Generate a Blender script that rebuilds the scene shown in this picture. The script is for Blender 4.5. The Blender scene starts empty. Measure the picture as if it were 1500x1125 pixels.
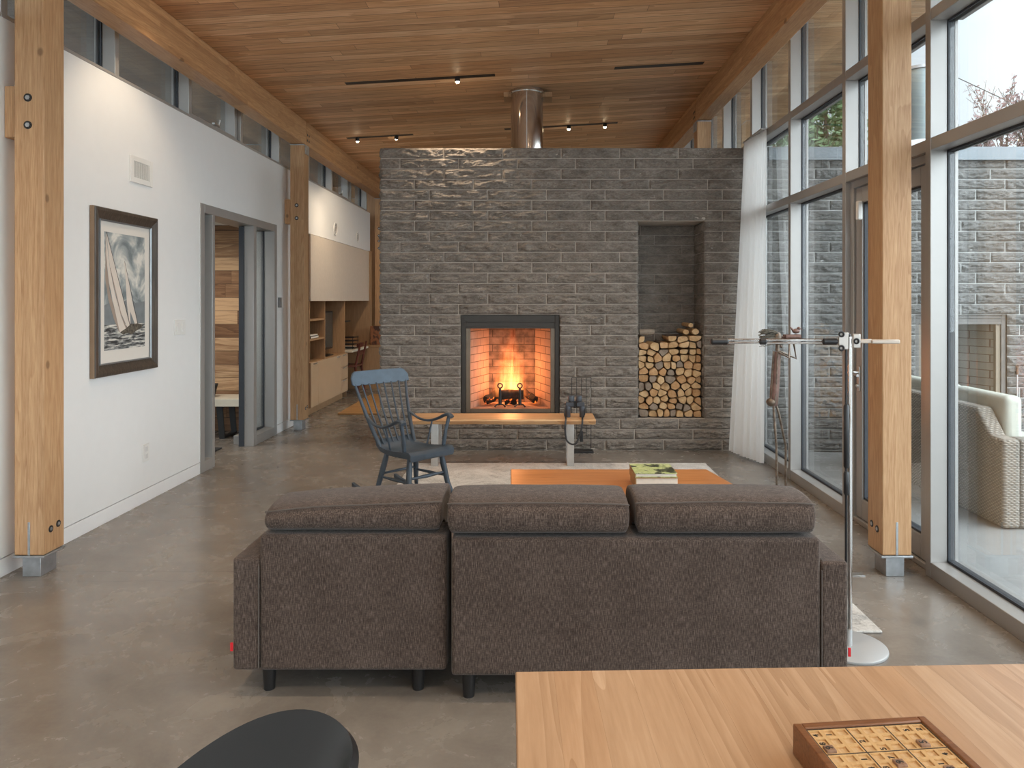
# living room with stone fireplace
SHELL_ROT = 207.6; SKY_BASE = 1.0; SKY_SIDE = 4.5; SKY_REAR = 2.6; EXPOSURE = 0.07
import bpy, bmesh, math, random
from mathutils import Vector, Matrix, noise
PI = math.pi
COL = bpy.context.scene.collection
random.seed(7)
FP = 1080.0; VX, VY, CH = 782.0, 440.0, 1.42

# ------------------------------------------------------------------ node helpers
class NT:
    def __init__(self, name):
        self.m = bpy.data.materials.new(name); self.m.use_nodes = True
        self.t = self.m.node_tree; self.t.nodes.clear()
        self.out = self.t.nodes.new('ShaderNodeOutputMaterial')
    def n(self, kind, **kw):
        nd = self.t.nodes.new('ShaderNode' + kind)
        for k, v in kw.items():
            if k.startswith('i_'):
                key = k[2:]
                key = int(key) if key.isdigit() else key.replace('_', ' ')
                nd.inputs[key].default_value = v
            else: setattr(nd, k, v)
        return nd
    def l(self, a, b): self.t.links.new(a, b)
    def math(self, op, a, b=None, c=None, clamp=False):
        nd = self.n('Math', operation=op); nd.use_clamp = clamp
        for i, v in enumerate((a, b, c)):
            if v is None: continue
            if isinstance(v, (int, float)): nd.inputs[i].default_value = v
            else: self.l(v, nd.inputs[i])
        return nd.outputs[0]
    def mix(self, fac, a, b, mode='MIX'):
        nd = self.n('Mix', data_type='RGBA', blend_type=mode)
        for i, v in ((0, fac), (6, a), (7, b)):
            if isinstance(v, (int, float)): nd.inputs[i].default_value = v
            elif isinstance(v, (tuple, list)): nd.inputs[i].default_value = (*v[:3], 1)
            else: self.l(v, nd.inputs[i])
        return nd.outputs[2]
    def ramp(self, fac, stops, interp='LINEAR'):
        nd = self.n('ValToRGB'); cr = nd.color_ramp; cr.interpolation = interp
        while len(cr.elements) < len(stops): cr.elements.new(0.5)
        for e, (p, c) in zip(cr.elements, stops):
            e.position = p
            e.color = (c, c, c, 1) if isinstance(c, (int, float)) else (*c, 1)
        self.l(fac, nd.inputs[0]); return nd.outputs[0]
    def coords(self, scale=(1, 1, 1), loc=None, rand=False, kind='Object'):
        tc = self.n('TexCoord'); mp = self.n('Mapping'); mp.inputs['Scale'].default_value = scale
        src = tc.outputs[kind]
        if rand:
            oi = self.n('ObjectInfo'); vm = self.n('VectorMath', operation='SCALE'); vm.inputs[0].default_value = (17.3, 9.1, 23.7)
            self.l(oi.outputs['Random'], vm.inputs['Scale'])
            va = self.n('VectorMath', operation='ADD'); self.l(src, va.inputs[0]); self.l(vm.outputs[0], va.inputs[1]); src = va.outputs[0]
        self.l(src, mp.inputs[0])
        if loc: mp.inputs['Location'].default_value = loc
        return mp.outputs[0]
    def noise(self, vec, scale, detail=3, rough=.5, dist=0):
        nd = self.n('TexNoise'); nd.inputs['Scale'].default_value = scale; nd.inputs['Detail'].default_value = detail
        nd.inputs['Roughness'].default_value = rough; nd.inputs['Distortion'].default_value = dist
        if vec is not None: self.l(vec, nd.inputs['Vector'])
        return nd.outputs[0]
    def sep(self, vec):
        s = self.n('SeparateXYZ'); self.l(vec, s.inputs[0]); return s.outputs
    def comb(self, x, y, z):
        c = self.n('CombineXYZ')
        for i, v in enumerate((x, y, z)):
            if isinstance(v, (int, float)): c.inputs[i].default_value = v
            else: self.l(v, c.inputs[i])
        return c.outputs[0]
    def white(self, vec):
        w = self.n('TexWhiteNoise'); w.noise_dimensions = '3D'; self.l(vec, w.inputs['Vector']); return w.outputs[0]
    def bump(self, h, strength=.3, dist=.01):
        b = self.n('Bump'); b.inputs['Strength'].default_value = strength; b.inputs['Distance'].default_value = dist
        self.l(h, b.inputs['Height']); return b.outputs[0]
    def done(self, color, rough=.5, metal=0, bump=None, spec=.5, **kw):
        p = self.n('BsdfPrincipled')
        if isinstance(color, (tuple, list)): p.inputs['Base Color'].default_value = (*color[:3], 1)
        else: self.l(color, p.inputs['Base Color'])
        if isinstance(rough, (int, float)): p.inputs['Roughness'].default_value = rough
        else: self.l(rough, p.inputs['Roughness'])
        p.inputs['Metallic'].default_value = metal; p.inputs['Specular IOR Level'].default_value = spec
        if bump is not None: self.l(bump, p.inputs['Normal'])
        for k, v in kw.items(): p.inputs[k.replace('_', ' ')].default_value = v
        self.l(p.outputs[0], self.out.inputs[0]); return self.m

def plain(name, c, rough=.5, metal=0, spec=.5, var=.06, scale=12, **kw):
    t = NT(name); v = t.coords()
    nz = t.noise(v, scale, 3)
    col = t.ramp(nz, [(.25, tuple(x*(1-var) for x in c)), (.75, tuple(min(1, x*(1+var)) for x in c))])
    return t.done(col, rough, metal, spec=spec, **kw)

def wood(name, dark, mid, light, axis='z', scale=1.0, knots=0.0, rough=.5, lam=None, spec=.4, tone=.18, figure=.5):
    """grain runs along axis; lam=(axis letter, thickness) tints glued laminations"""
    t = NT(name)
    idx = 'xyz'.index(axis)
    sc = [1, 1, 1]; sc[idx] = .06
    base = t.coords(rand=True)
    mp = t.n('Mapping'); mp.inputs['Scale'].default_value = [s*scale for s in sc]; t.l(base, mp.inputs[0]); v = mp.outputs[0]
    fine = t.noise(v, 95, 4, .6)
    big = t.noise(v, 5, 2, .5, .6)
    # growth rings cut by the face: folded noise contour lines
    rings = t.math('FRACT', t.math('MULTIPLY', big, 14))
    rings = t.ramp(rings, [(0, .15), (.65, .6), (.93, 1), (1, .1)])
    f = t.math('ADD', t.math('MULTIPLY', fine, 1-figure*.6), t.math('MULTIPLY', rings, figure*.6))
    col = t.ramp(f, [(.22, light), (.5, mid), (.82, dark)])
    if lam:
        s = t.sep(t.coords())
        row = t.math('FLOOR', t.math('DIVIDE', s['XYZ'.index(lam[0].upper())], lam[1]))
        if len(lam) > 2:
            seg = t.math('FLOOR', t.math('DIVIDE', t.math('ADD', s[idx], t.math('MULTIPLY', row, 1.37)), lam[2]))
        else: seg = 0.0
        oi = t.n('ObjectInfo')
        w = t.white(t.comb(row, seg, oi.outputs['Random']))
        k = t.math('ADD', t.math('MULTIPLY', w, tone*2), 1-tone)
        col = t.mix(1.0, col, t.comb(k, t.math('POWER', k, 1.15), t.math('POWER', k, 1.3)), 'MULTIPLY')
    if knots:
        km = t.n('Mapping'); ks = [3.2, 3.2, 3.2]; ks[idx] = 2.2; km.inputs['Scale'].default_value = ks; t.l(base, km.inputs[0])
        vo = t.n('TexVoronoi'); vo.inputs['Scale'].default_value = knots; t.l(km.outputs[0], vo.inputs['Vector'])
        kf = t.ramp(vo.outputs['Distance'], [(.0, 1), (.05, .9), (.085, 0)])
        col = t.mix(t.math('MULTIPLY', kf, .7), col, tuple(x*.35 for x in dark))
    return t.done(col, rough, bump=t.bump(fine, .08, .004), spec=spec)

def planks(name, along, across, width, length, dark, mid, light, rough=.5, groove=.006, tone=.3, hue=.5, bump_axis=True, spec=.3):
    t = NT(name); base = t.coords(); s = t.sep(base)
    a, b = s['xyz'.index(along)], s['xyz'.index(across)]
    rowf = t.math('DIVIDE', b, width); row = t.math('FLOOR', rowf)
    off = t.math('ADD', t.math('MULTIPLY', t.white(t.comb(row, 3.3, 0.0)), 7.7), 20.0)
    segf = t.math('DIVIDE', t.math('ADD', a, off), length); seg = t.math('FLOOR', segf)
    w = t.white(t.comb(row, seg, 1.7)); w2 = t.white(t.comb(seg, row, 9.1))
    gv = t.comb(t.math('MULTIPLY', a, .07), t.math('ADD', b, t.math('MULTIPLY', w, 31)), t.math('MULTIPLY', w2, 17))
    fine = t.noise(gv, 90, 4, .65)
    big = t.noise(gv, 6, 2, .5, .5)
    rings = t.math('FRACT', t.math('MULTIPLY', big, 10))
    f = t.math('ADD', t.math('MULTIPLY', fine, .7), t.math('MULTIPLY', rings, .3))
    f = t.math('ADD', f, t.math('MULTIPLY', t.math('SUBTRACT', w, .5), tone*2))
    col = t.ramp(f, [(.1, light), (.45, mid), (.95, dark)])
    col = t.mix(t.math('MULTIPLY', w2, hue), col, t.mix(1.0, col, (1.0, .80, .62), 'MULTIPLY'))
    g = groove/width
    fr = t.math('FRACT', rowf); ge = t.math('LESS_THAN', fr, g)
    gl = t.math('LESS_THAN', t.math('FRACT', segf), .003/length)
    gap = t.math('MAXIMUM', ge, gl)
    col = t.mix(t.math('MULTIPLY', gap, .75), col, tuple(x*.15 for x in dark))
    h = t.math('SUBTRACT', t.math('MULTIPLY', fine, .15), gap)
    return t.done(col, rough, bump=t.bump(h, .25, .004), spec=spec)

def fabric(name, c1, c2, c3, scale=1.0):
    t = NT(name); v = t.coords()
    m1 = t.n('Mapping'); m1.inputs['Scale'].default_value = (420*scale, 420*scale, 42*scale); t.l(v, m1.inputs[0])
    m2 = t.n('Mapping'); m2.inputs['Scale'].default_value = (60*scale, 60*scale, 500*scale); t.l(v, m2.inputs[0])
    a = t.noise(m1.outputs[0], 1, 2, .6); b = t.noise(m2.outputs[0], 1, 2, .6)
    big = t.noise(v, 7, 3)
    f = t.math('ADD', t.math('MULTIPLY', a, .62), t.math('ADD', t.math('MULTIPLY', b, .28), t.math('MULTIPLY', big, .1)))
    col = t.ramp(f, [(.36, c1), (.5, c2), (.66, c3)])
    return t.done(col, .95, bump=t.bump(f, .5, .002), spec=.1, Sheen_Weight=.12)

def emis(name, c, s):
    t = NT(name); e = t.n('Emission'); e.inputs[0].default_value = (*c, 1); e.inputs[1].default_value = s
    t.l(e.outputs[0], t.out.inputs[0]); return t.m

def glass_mat(name, f0=.055, tint=(.97, .985, .98), power=3.2, top=.9):
    t = NT(name)
    lw = t.n('LayerWeight'); lw.inputs[0].default_value = .5
    fr = t.math('ADD', t.math('MULTIPLY', t.math('POWER', lw.outputs['Facing'], power), top), f0, clamp=True)
    tr = t.n('BsdfTransparent'); tr.inputs[0].default_value = (*tint, 1)
    gl = t.n('BsdfGlossy'); gl.inputs['Roughness'].default_value = .0
    mx = t.n('MixShader'); t.l(fr, mx.inputs[0]); t.l(tr.outputs[0], mx.inputs[1]); t.l(gl.outputs[0], mx.inputs[2])
    t.l(mx.outputs[0], t.out.inputs[0]); return t.m

# ------------------------------------------------------------------ mesh helpers
class MB:
    def __init__(self): self.v = []; self.f = []; self.mi = []; self.cur = 0
    def add(self, vs, fs):
        o = len(self.v); self.v += [tuple(x) for x in vs]
        self.f += [tuple(i+o for i in f) for f in fs]; self.mi += [self.cur]*len(fs); return self
    def box(self, x0, y0, z0, x1, y1, z1):
        vs = [(x, y, z) for z in (z0, z1) for y in (y0, y1) for x in (x0, x1)]
        return self.add(vs, [(0, 2, 3, 1), (4, 5, 7, 6), (0, 1, 5, 4), (2, 6, 7, 3), (0, 4, 6, 2), (1, 3, 7, 5)])
    def obox(self, c, sx, sy, sz, M):
        vs = [Vector(c) + M @ Vector((x*sx/2, y*sy/2, z*sz/2)) for z in (-1, 1) for y in (-1, 1) for x in (-1, 1)]
        return self.add(vs, [(0, 2, 3, 1), (4, 5, 7, 6), (0, 1, 5, 4), (2, 6, 7, 3), (0, 4, 6, 2), (1, 3, 7, 5)])
    def tube(self, pts, r, n=10, cap=True, flat=1.0, up=None):
        pts = [Vector(p) for p in pts]
        rs = r if isinstance(r, (list, tuple)) else [r]*len(pts)
        ring = []; prev = None
        for i, p in enumerate(pts):
            d = (pts[min(i+1, len(pts)-1)] - pts[max(i-1, 0)]).normalized()
            if prev is None:
                ref = Vector(up) if up else (Vector((0, 0, 1)) if abs(d.z) < .9 else Vector((1, 0, 0)))
                a = d.cross(ref).normalized()
            else:
                a = (prev - d*prev.dot(d)).normalized()
            prev = a; b = d.cross(a)
            ring.append([p + (a*math.cos(2*PI*k/n) + b*math.sin(2*PI*k/n)*flat)*rs[i] for k in range(n)])
        vs = [q for rg in ring for q in rg]; fs = []
        for i in range(len(pts)-1):
            for k in range(n):
                k2 = (k+1) % n; fs.append((i*n+k, i*n+k2, (i+1)*n+k2, (i+1)*n+k))
        if cap:
            fs.append(tuple(range(n))[::-1]); fs.append(tuple((len(pts)-1)*n+k for k in range(n)))
        return self.add(vs, fs)
    def lathe(self, prof, c=(0, 0, 0), n=24):
        vs = []; fs = []
        for (r, z) in prof:
            for k in range(n): vs.append((c[0]+r*math.cos(2*PI*k/n), c[1]+r*math.sin(2*PI*k/n), c[2]+z))
        for i in range(len(prof)-1):
            for k in range(n):
                k2 = (k+1) % n; fs.append((i*n+k, i*n+k2, (i+1)*n+k2, (i+1)*n+k))
        fs.append(tuple(range(n))[::-1]); fs.append(tuple((len(prof)-1)*n+k for k in range(n)))
        return self.add(vs, fs)
    def prism(self, poly, axis, a0, a1):
        """poly in the two other axes (cyclic order), extruded along axis"""
        def P(p, a):
            return {'x': (a, p[0], p[1]), 'y': (p[0], a, p[1]), 'z': (p[0], p[1], a)}[axis]
        n = len(poly); vs = [P(p, a0) for p in poly] + [P(p, a1) for p in poly]
        fs = [tuple(range(n))[::-1], tuple(range(n, 2*n))] + [(i, (i+1) % n, n+(i+1) % n, n+i) for i in range(n)]
        return self.add(vs, fs)
    def sphere(self, c, r, n=12, m=8):
        rr = (r, r, r) if isinstance(r, (int, float)) else r
        vs = [(c[0], c[1], c[2]-rr[2])]
        for i in range(1, m):
            ph = -PI/2 + PI*i/m
            for k in range(n): vs.append((c[0]+rr[0]*math.cos(ph)*math.cos(2*PI*k/n), c[1]+rr[1]*math.cos(ph)*math.sin(2*PI*k/n), c[2]+rr[2]*math.sin(ph)))
        vs.append((c[0], c[1], c[2]+rr[2])); t = len(vs)-1; fs = []
        for k in range(n):
            k2 = (k+1) % n; fs.append((0, 1+k2, 1+k)); fs.append((t, t-n+k, t-n+k2))
            for i in range(m-2): fs.append((1+i*n+k, 1+i*n+k2, 1+(i+1)*n+k2, 1+(i+1)*n+k))
        return self.add(vs, fs)
    def torus(self, c, R, r, axis='y', n=20, m=8):
        vs = []; fs = []
        for i in range(n):
            A = 2*PI*i/n
            for j in range(m):
                B = 2*PI*j/m; q = R + r*math.cos(B); p = (q*math.cos(A), q*math.sin(A), r*math.sin(B))
                p = {'z': p, 'y': (p[0], p[2], p[1]), 'x': (p[2], p[0], p[1])}[axis]
                vs.append((c[0]+p[0], c[1]+p[1], c[2]+p[2]))
        for i in range(n):
            for j in range(m):
                fs.append((i*m+j, ((i+1) % n)*m+j, ((i+1) % n)*m+(j+1) % m, i*m+(j+1) % m))
        return self.add(vs, fs)
    def build(self, name, mat, parent=None, local=False, bevel=0, smooth=False, sub=0, seg=2, label=None, origin=None, recalc=True):
        off = Vector((0, 0, 0))
        if parent is not None and not local:
            r = parent
            while r.parent: r = r.parent
            off = r.location.copy()
        if origin is not None: off = Vector(origin)
        me = bpy.data.meshes.new(name)
        me.from_pydata([tuple(Vector(p)-off) for p in self.v], [], self.f)
        mats = mat if isinstance(mat, (list, tuple)) else [mat]
        for m in mats: me.materials.append(m)
        if len(mats) > 1: me.polygons.foreach_set('material_index', self.mi)
        if recalc:
            bm = bmesh.new(); bm.from_mesh(me); bmesh.ops.recalc_face_normals(bm, faces=bm.faces); bm.to_mesh(me); bm.free()
        o = bpy.data.objects.new(name, me); COL.objects.link(o)
        if origin is not None: o.location = origin
        if parent is not None: o.parent = parent
        if bevel:
            b = o.modifiers.new('bevel', 'BEVEL'); b.width = bevel; b.segments = seg; b.limit_method = 'ANGLE'; b.angle_limit = math.radians(40)
        if sub:
            s = o.modifiers.new('sub', 'SUBSURF'); s.levels = sub; s.render_levels = sub
        if smooth or bevel or sub:
            me.polygons.foreach_set('use_smooth', [True]*len(me.polygons))
            if not sub:
                try: me.set_sharp_from_angle(angle=math.radians(38))
                except Exception: pass
        if label: o['label'] = label
        me.update(); return o

def thing(name, label, cat, loc=(0, 0, 0), rz=0, group=None, kind=None):
    o = bpy.data.objects.new(name, None); COL.objects.link(o); o.empty_display_size = .1
    o.location = loc; o.rotation_euler = (0, 0, rz)
    return tag(o, label, cat, group, kind)
def tag(o, label, cat, group=None, kind=None):
    if label: o['label'] = label
    if cat: o['category'] = cat
    if group: o['group'] = group
    if kind: o['kind'] = kind
    return o
def struct(name, mb, mat, label=None, cat=None, **kw):
    return tag(mb.build(name, mat, **kw), label, cat, None, 'structure')
def sroot(name, label=None, cat=None, loc=(0, 0, 0)):
    return thing(name, label, cat, loc, 0, None, 'structure')
def smoothstep(a, b, x):
    t = max(0, min(1, (x-a)/(b-a))); return t*t*(3-2*t)
def catmull(pts, k=6):
    P = [Vector(p) for p in pts]; P = [P[0]*2-P[1]] + P + [P[-1]*2-P[-2]]; out = []
    for i in range(1, len(P)-2):
        for j in range(k):
            t = j/k; a, b, c, d = P[i-1:i+3]
            out.append(.5*((2*b)+(-a+c)*t+(2*a-5*b+4*c-d)*t*t+(-a+3*b-3*c+d)*t**3))
    out.append(P[-2]); return out

# ------------------------------------------------------------------ materials
M = {}
M['white'] = plain('white_paint', (.80, .80, .79), .6, var=.01, spec=.3)
M['white_trim'] = plain('white_trim', (.82, .82, .82), .45, var=.01)
M['plastic_white'] = plain('white_plastic', (.78, .77, .74), .35, var=.01)
M['glulam'] = wood('glulam_fir', (.34, .165, .075), (.50, .295, .15), (.62, .40, .225), 'z', 1.5, 1.35, .5, ('x', .040), tone=.10, figure=.32)
M['beam'] = wood('glulam_beam', (.32, .15, .065), (.48, .265, .125), (.60, .365, .19), 'y', 1.5, 1.0, .5, ('z', .042, 2.6), tone=.15, figure=.35)
M['cedar'] = planks('cedar_ceiling', 'x', 'y', .115, 2.3, (.37, .20, .102), (.63, .385, .215), (.84, .59, .37), .5, tone=.24)
M['soffit'] = planks('dark_soffit', 'x', 'y', .09, 2.0, (.045, .038, .032), (.075, .064, .054), (.11, .095, .082), .6, tone=.15)  # soffit planks coloured a much darker grey-brown than the cedar ceiling
M['entry_planks'] = planks('reclaimed_planks', 'x', 'z', .145, 1.1, (.13, .062, .03), (.30, .165, .085), (.58, .38, .22), .6, tone=.42, hue=.25)
M['cabwood'] = wood('plywood', (.30, .17, .085), (.42, .255, .135), (.50, .32, .18), 'z', 1, 0, .5, tone=.05, figure=.25)
M['gloss'] = plain('gloss_panel', (.74, .66, .57), .08, var=.04, scale=30)
M['gloss2'] = plain('gloss_door', (.60, .43, .28), .12, var=.03, scale=6)
M['frame'] = plain('taupe_aluminium', (.40, .385, .37), .35, .35, var=.02)
M['frame_light'] = plain('pale_aluminium', (.56, .575, .585), .4, .1, var=.02)
M['gasket'] = plain('dark_gasket', (.035, .04, .05), .5)
M['glass'] = glass_mat('window_glass')
M['coping'] = plain('grey_coping', (.20, .225, .245), .5, .2)
M['steel'] = plain('galvanised_steel', (.42, .44, .46), .45, .8, var=.18, scale=25)
M['stainless'] = plain('brushed_stainless', (.60, .60, .59), .32, .9, var=.05, scale=40)
M['chrome'] = plain('chrome', (.72, .70, .68), .10, 1.0, var=.01)
M['flue'] = plain('polished_flue', (.58, .54, .50), .12, 1.0, var=.05, scale=4)
M['black'] = plain('black_metal', (.015, .014, .014), .5)
M['blackplastic'] = plain('black_plastic', (.018, .018, .02), .35)
M['bolt'] = plain('dark_bolt', (.05, .05, .05), .45, .7)
M['bulb'] = emis('bulb_glow', (1.0, .78, .50), 60)

def concrete(name, a, b, c, rough, joints=None):
    t = NT(name); v = t.coords()
    n1 = t.noise(v, .9, 5, .6, .8); n2 = t.noise(v, 5, 5, .65, .5); n3 = t.noise(v, 60, 3, .6)
    f = t.math('ADD', t.math('MULTIPLY', n1, .5), t.math('ADD', t.math('MULTIPLY', n2, .38), t.math('MULTIPLY', n3, .12)))
    col = t.ramp(f, [(.32, a), (.5, b), (.68, c)])
    if joints:
        s = t.sep(v)
        dist = t.math('ABSOLUTE', t.math('SUBTRACT', t.math('FRACT', t.math('DIVIDE', t.math('SUBTRACT', s[1], joints[0]-joints[1]/2), joints[1])), .5))
        ln = t.math('LESS_THAN', dist, .0022/joints[1])
        col = t.mix(t.math('MULTIPLY', ln, .6), col, (.04, .035, .03))
        # hairline crack wandering across the slab
        wob = t.math('MULTIPLY', t.math('SUBTRACT', t.noise(t.comb(s[0], 0.0, 0.0), 2.2, 5, .6), .5), .12)
        ck = t.math('ABSOLUTE', t.math('SUBTRACT', t.math('ADD', s[1], wob), 3.73))
        ckm = t.math('MULTIPLY', t.math('LESS_THAN', ck, .0022), t.math('LESS_THAN', s[0], -1.3))
        col = t.mix(t.math('MULTIPLY', ckm, .6), col, (.05, .045, .04))
    r = t.ramp(n2, [(.3, rough-.06), (.7, rough+.08)])
    return t.done(col, r, bump=t.bump(n3, .05, .003), spec=.5)
M['floor'] = concrete('polished_concrete', (.135, .116, .100), (.205, .181, .158), (.285, .258, .228), .24, (3.86, 4.27))
M['patio'] = concrete('patio_concrete', (.24, .24, .235), (.31, .31, .305), (.38, .38, .375), .6)

def stone_mat(name, a, b, c, quartz=.5):
    t = NT(name); v = t.coords()
    mp = t.n('Mapping'); mp.inputs['Scale'].default_value = (1, 1, 2.4); t.l(v, mp.inputs[0])
    n1 = t.noise(mp.outputs[0], 6, 6, .68, .4); n2 = t.noise(mp.outputs[0], 45, 5, .7, .3)
    f = t.math('ADD', t.math('MULTIPLY', n1, .55), t.math('MULTIPLY', n2, .45))
    col = t.ramp(f, [(.3, a), (.5, b), (.72, c)])
    q = t.noise(mp.outputs[0], 30, 2, .5); reg = t.noise(v, 2.3, 3, .6)
    qm = t.math('MULTIPLY', t.math('GREATER_THAN', q, .69), t.math('GREATER_THAN', reg, .56))
    col = t.mix(t.math('MULTIPLY', qm, quartz), col, (.55, .52, .48))
    return t.done(col, .85, bump=t.bump(f, 1.0, .016), spec=.08)
M['stone'] = stone_mat('split_basalt', (.095, .080, .069), (.225, .195, .168), (.41, .365, .32))
M['stone_out'] = stone_mat('split_basalt_weathered', (.10, .097, .092), (.185, .182, .175), (.29, .285, .272))
M['mortar'] = plain('mortar', (.50, .44, .38), .9, var=.1, scale=40)
M['mortar_out'] = plain('pale_mortar', (.50, .50, .48), .9, var=.1, scale=40)
# ================================================================== ROOM SHELL
def roofz(x): return 3.537 + .0576*x
WL, WR = -2.73, 2.03
YM = lambda k: 3.775 + 1.03*k

struct('floor', MB().box(-6.2, -5.2, -.15, 2.19, 12.7, 0), M['floor'], 'polished grey-brown concrete floor of the living room', 'floor')
mb = MB(); mb.prism([(-2.84, roofz(-2.84)), (3.35, roofz(3.35)), (3.35, roofz(3.35)+.25), (-2.84, roofz(-2.84)+.25)], 'y', -6.0, 12.9)
struct('ceiling', mb, M['cedar'], 'sloping cedar plank ceiling running out over the windows', 'ceiling')

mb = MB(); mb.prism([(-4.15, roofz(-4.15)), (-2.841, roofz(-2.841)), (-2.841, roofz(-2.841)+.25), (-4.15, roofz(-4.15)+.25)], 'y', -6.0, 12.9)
struct('ceiling_soffit', mb, M['soffit'], 'dark grey-brown roof soffit outside the left strip windows', 'soffit')
# left wall with the door opening; bottom starts above the shadow gap of the flush baseboard
mb = MB()
mb.box(-2.95, -5.0, .098, WL, 6.03, 2.875).box(-2.95, 6.03, 2.22, WL, 7.82, 2.875).box(-2.95, 7.82, .098, WL, 8.93, 2.875)
mb.box(-2.95, -5.0, 0, WL-.03, 6.03, .098).box(-2.95, 7.82, 0, WL-.03, 8.93, .098)
struct('wall_left', mb, M['white'], 'white painted wall under the strip windows', 'wall')
struct('baseboard_left', MB().box(WL-.03, -5.0, 0, WL, 6.03, .092).box(WL-.03, 7.82, 0, WL, 8.93, .092), M['white_trim'], 'white flush baseboard below a thin shadow gap', 'baseboard', bevel=.002)
mb = MB().box(-3.45, 8.93, 2.235, WL, 12.29, 2.875)
struct('wall_bulkhead', mb, M['white'], 'white bulkhead above the gloss wall cabinet', 'wall')
mb = MB().box(-3.6, 8.93, 0, -3.36, 12.5, 2.235).box(-3.36, 8.93, 0, -2.75, 8.975, 2.235)
struct('wall_niche', mb, M['cabwood'], 'plywood lined recess behind the desk unit', 'wall')
struct('wall_back', MB().box(-3.6, 12.5, 0, 2.19, 12.7, 4.0), M['cabwood'], 'wood panelled end wall behind the fireplace', 'wall')

# entry seen through the left door
struct('wall_entry', MB().box(-6.2, 8.0, 0, -2.95, 8.12, 2.235), M['entry_planks'], 'mixed brown plank wall of the entry beyond the door', 'wall')
struct('ceiling_entry', MB().box(-6.2, 3.6, 2.235, -2.951, 8.12, 2.33), M['white'], 'white ceiling of the entry beyond the door', 'ceiling')
struct('wall_entry_side', MB().box(-6.2, 3.5, 0, -2.951, 3.6, 2.33), M['white'], None, 'wall')

# ------------------------------------------------------------------ clerestory on the left
def clerestory(name, ks, label):
    r = sroot(name, label, 'window', (-2.83, YM(ks[0]), 2.875))
    a, b = YM(ks[0]), YM(ks[-1]+1)
    MB().box(-2.95, a, 2.875, WL+.004, b, 2.895).build('sill', M['frame'], r, bevel=.003)
    for k in ks:
        y0, y1 = YM(k)+1.03, YM(k)+1.08
        MB().box(-2.815, y0, 2.895, WL, y1, 3.38).box(-2.875, y0+.012, 2.895, -2.85, y1-.012, 3.37).build('mullion', M['frame'], r, bevel=.003)
        MB().box(-2.85, y0-.009, 2.895, -2.815, y1+.009, 3.37).build('gasket', M['gasket'], r)
        MB().box(-2.842, YM(k)+.059, 2.895, -2.824, y0-.009, 3.375).build('pane', M['glass'], r)
        if k == 2 or k == 6:    # opening sash with its own frame
            m = MB(); q0, q1 = YM(k)+.055, y0-.01
            for bx in ((q0, q0+.05, 2.895, 3.36), (q1-.05, q1, 2.895, 3.36), (q0+.05, q1-.05, 2.895, 2.93)):
                m.box(-2.85, bx[0], bx[2], -2.76, bx[1], bx[3])
            s = m.build('sash', M['frame'], r, bevel=.003)
            MB().box(-2.76, (q0+q1)/2-.05, 2.93, -2.735, (q0+q1)/2+.05, 2.945).tube([(-2.745, (q0+q1)/2+.04, 2.94), (-2.735, (q0+q1)/2+.05, 2.99)], .008).build('sash_handle', M['stainless'], s)
    return r
n = 1
for k in range(-1, 8):
    clerestory('window_%d' % n, [k], 'strip window pane number %d from the front, high above the white wall' % n); n += 1
clerestory('window_%d' % n, list(range(-8, -1)), 'strip windows behind the viewpoint'); n += 1

# ------------------------------------------------------------------ right glazed wall
GX0, GX1 = 2.125, 2.149
def rbay(name, ks, label, door=False):
    r = sroot(name, label, 'window', (2.1, YM(ks[0]), 0))
    for k in ks:
        y0, y1 = YM(k)+.05, YM(k+1)
        top = roofz(2.12)
        MB().box(WR, YM(k), 0, 2.118, y0, top-.01).box(2.155, YM(k), 0, 2.174, y0, top).build('mullion', M['frame'], r, bevel=.003)
        MB().box(2.119, YM(k)-.006, .08, 2.150, y0+.006, top-.01).build('gasket', M['gasket'], r)
        for z0, z1 in ((2.19, 2.253), (2.855, 2.915)):
            MB().box(WR+.002, y0, z0, 2.118, y1, z1).box(2.155, y0, z0, 2.198, y1, z1).build('transom', M['frame'], r, bevel=.003)
            MB().box(2.118, y0, z0-.011, 2.155, y1, z1+.011).build('gasket', M['gasket'], r)
        if not door:
            MB().box(WR+.001, y0, 0, 2.118, y1, .078).box(2.155, y0, -.02, 2.20, y1, .08).build('sill', M['frame'], r, bevel=.003)
            MB().box(2.118, y0, .06, 2.155, y1, .09).build('gasket', M['gasket'], r)
            MB().box(GX0, y0+.011, .09, GX1, y1-.011, 2.179).build('pane', M['glass'], r)
        MB().box(GX0, y0+.011, 2.264, GX1, y1-.011, 2.844).build('pane', M['glass'], r)
        MB().box(GX0, y0+.011, 2.926, GX1, y1-.011, top-.01).build('pane', M['glass'], r)
    return r
rbay('window_%d' % n, [-1], 'tall window bay nearest the viewpoint, right of the timber column'); n += 1
rb = rbay('window_%d' % n, [0], 'glazed bay over the patio door behind the timber column', True); n += 1
rbay('window_%d' % n, [1], 'tall window bay just beyond the patio door'); n += 1
rbay('window_%d' % n, [2], 'tall window bay half covered by the white curtain'); n += 1
rbay('window_%d' % n, [3], 'upper window bay above the right end of the stone wall'); n += 1
rbay('window_%d' % n, [4], 'farthest upper window bay beside the second right timber column'); n += 1
rbay('window_%d' % n, [5, 6, 7], 'window bays behind the stone wall'); n += 1
rbay('window_%d' % n, list(range(-9, -1)), 'window bays beside and behind the viewpoint'); n += 1

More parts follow.
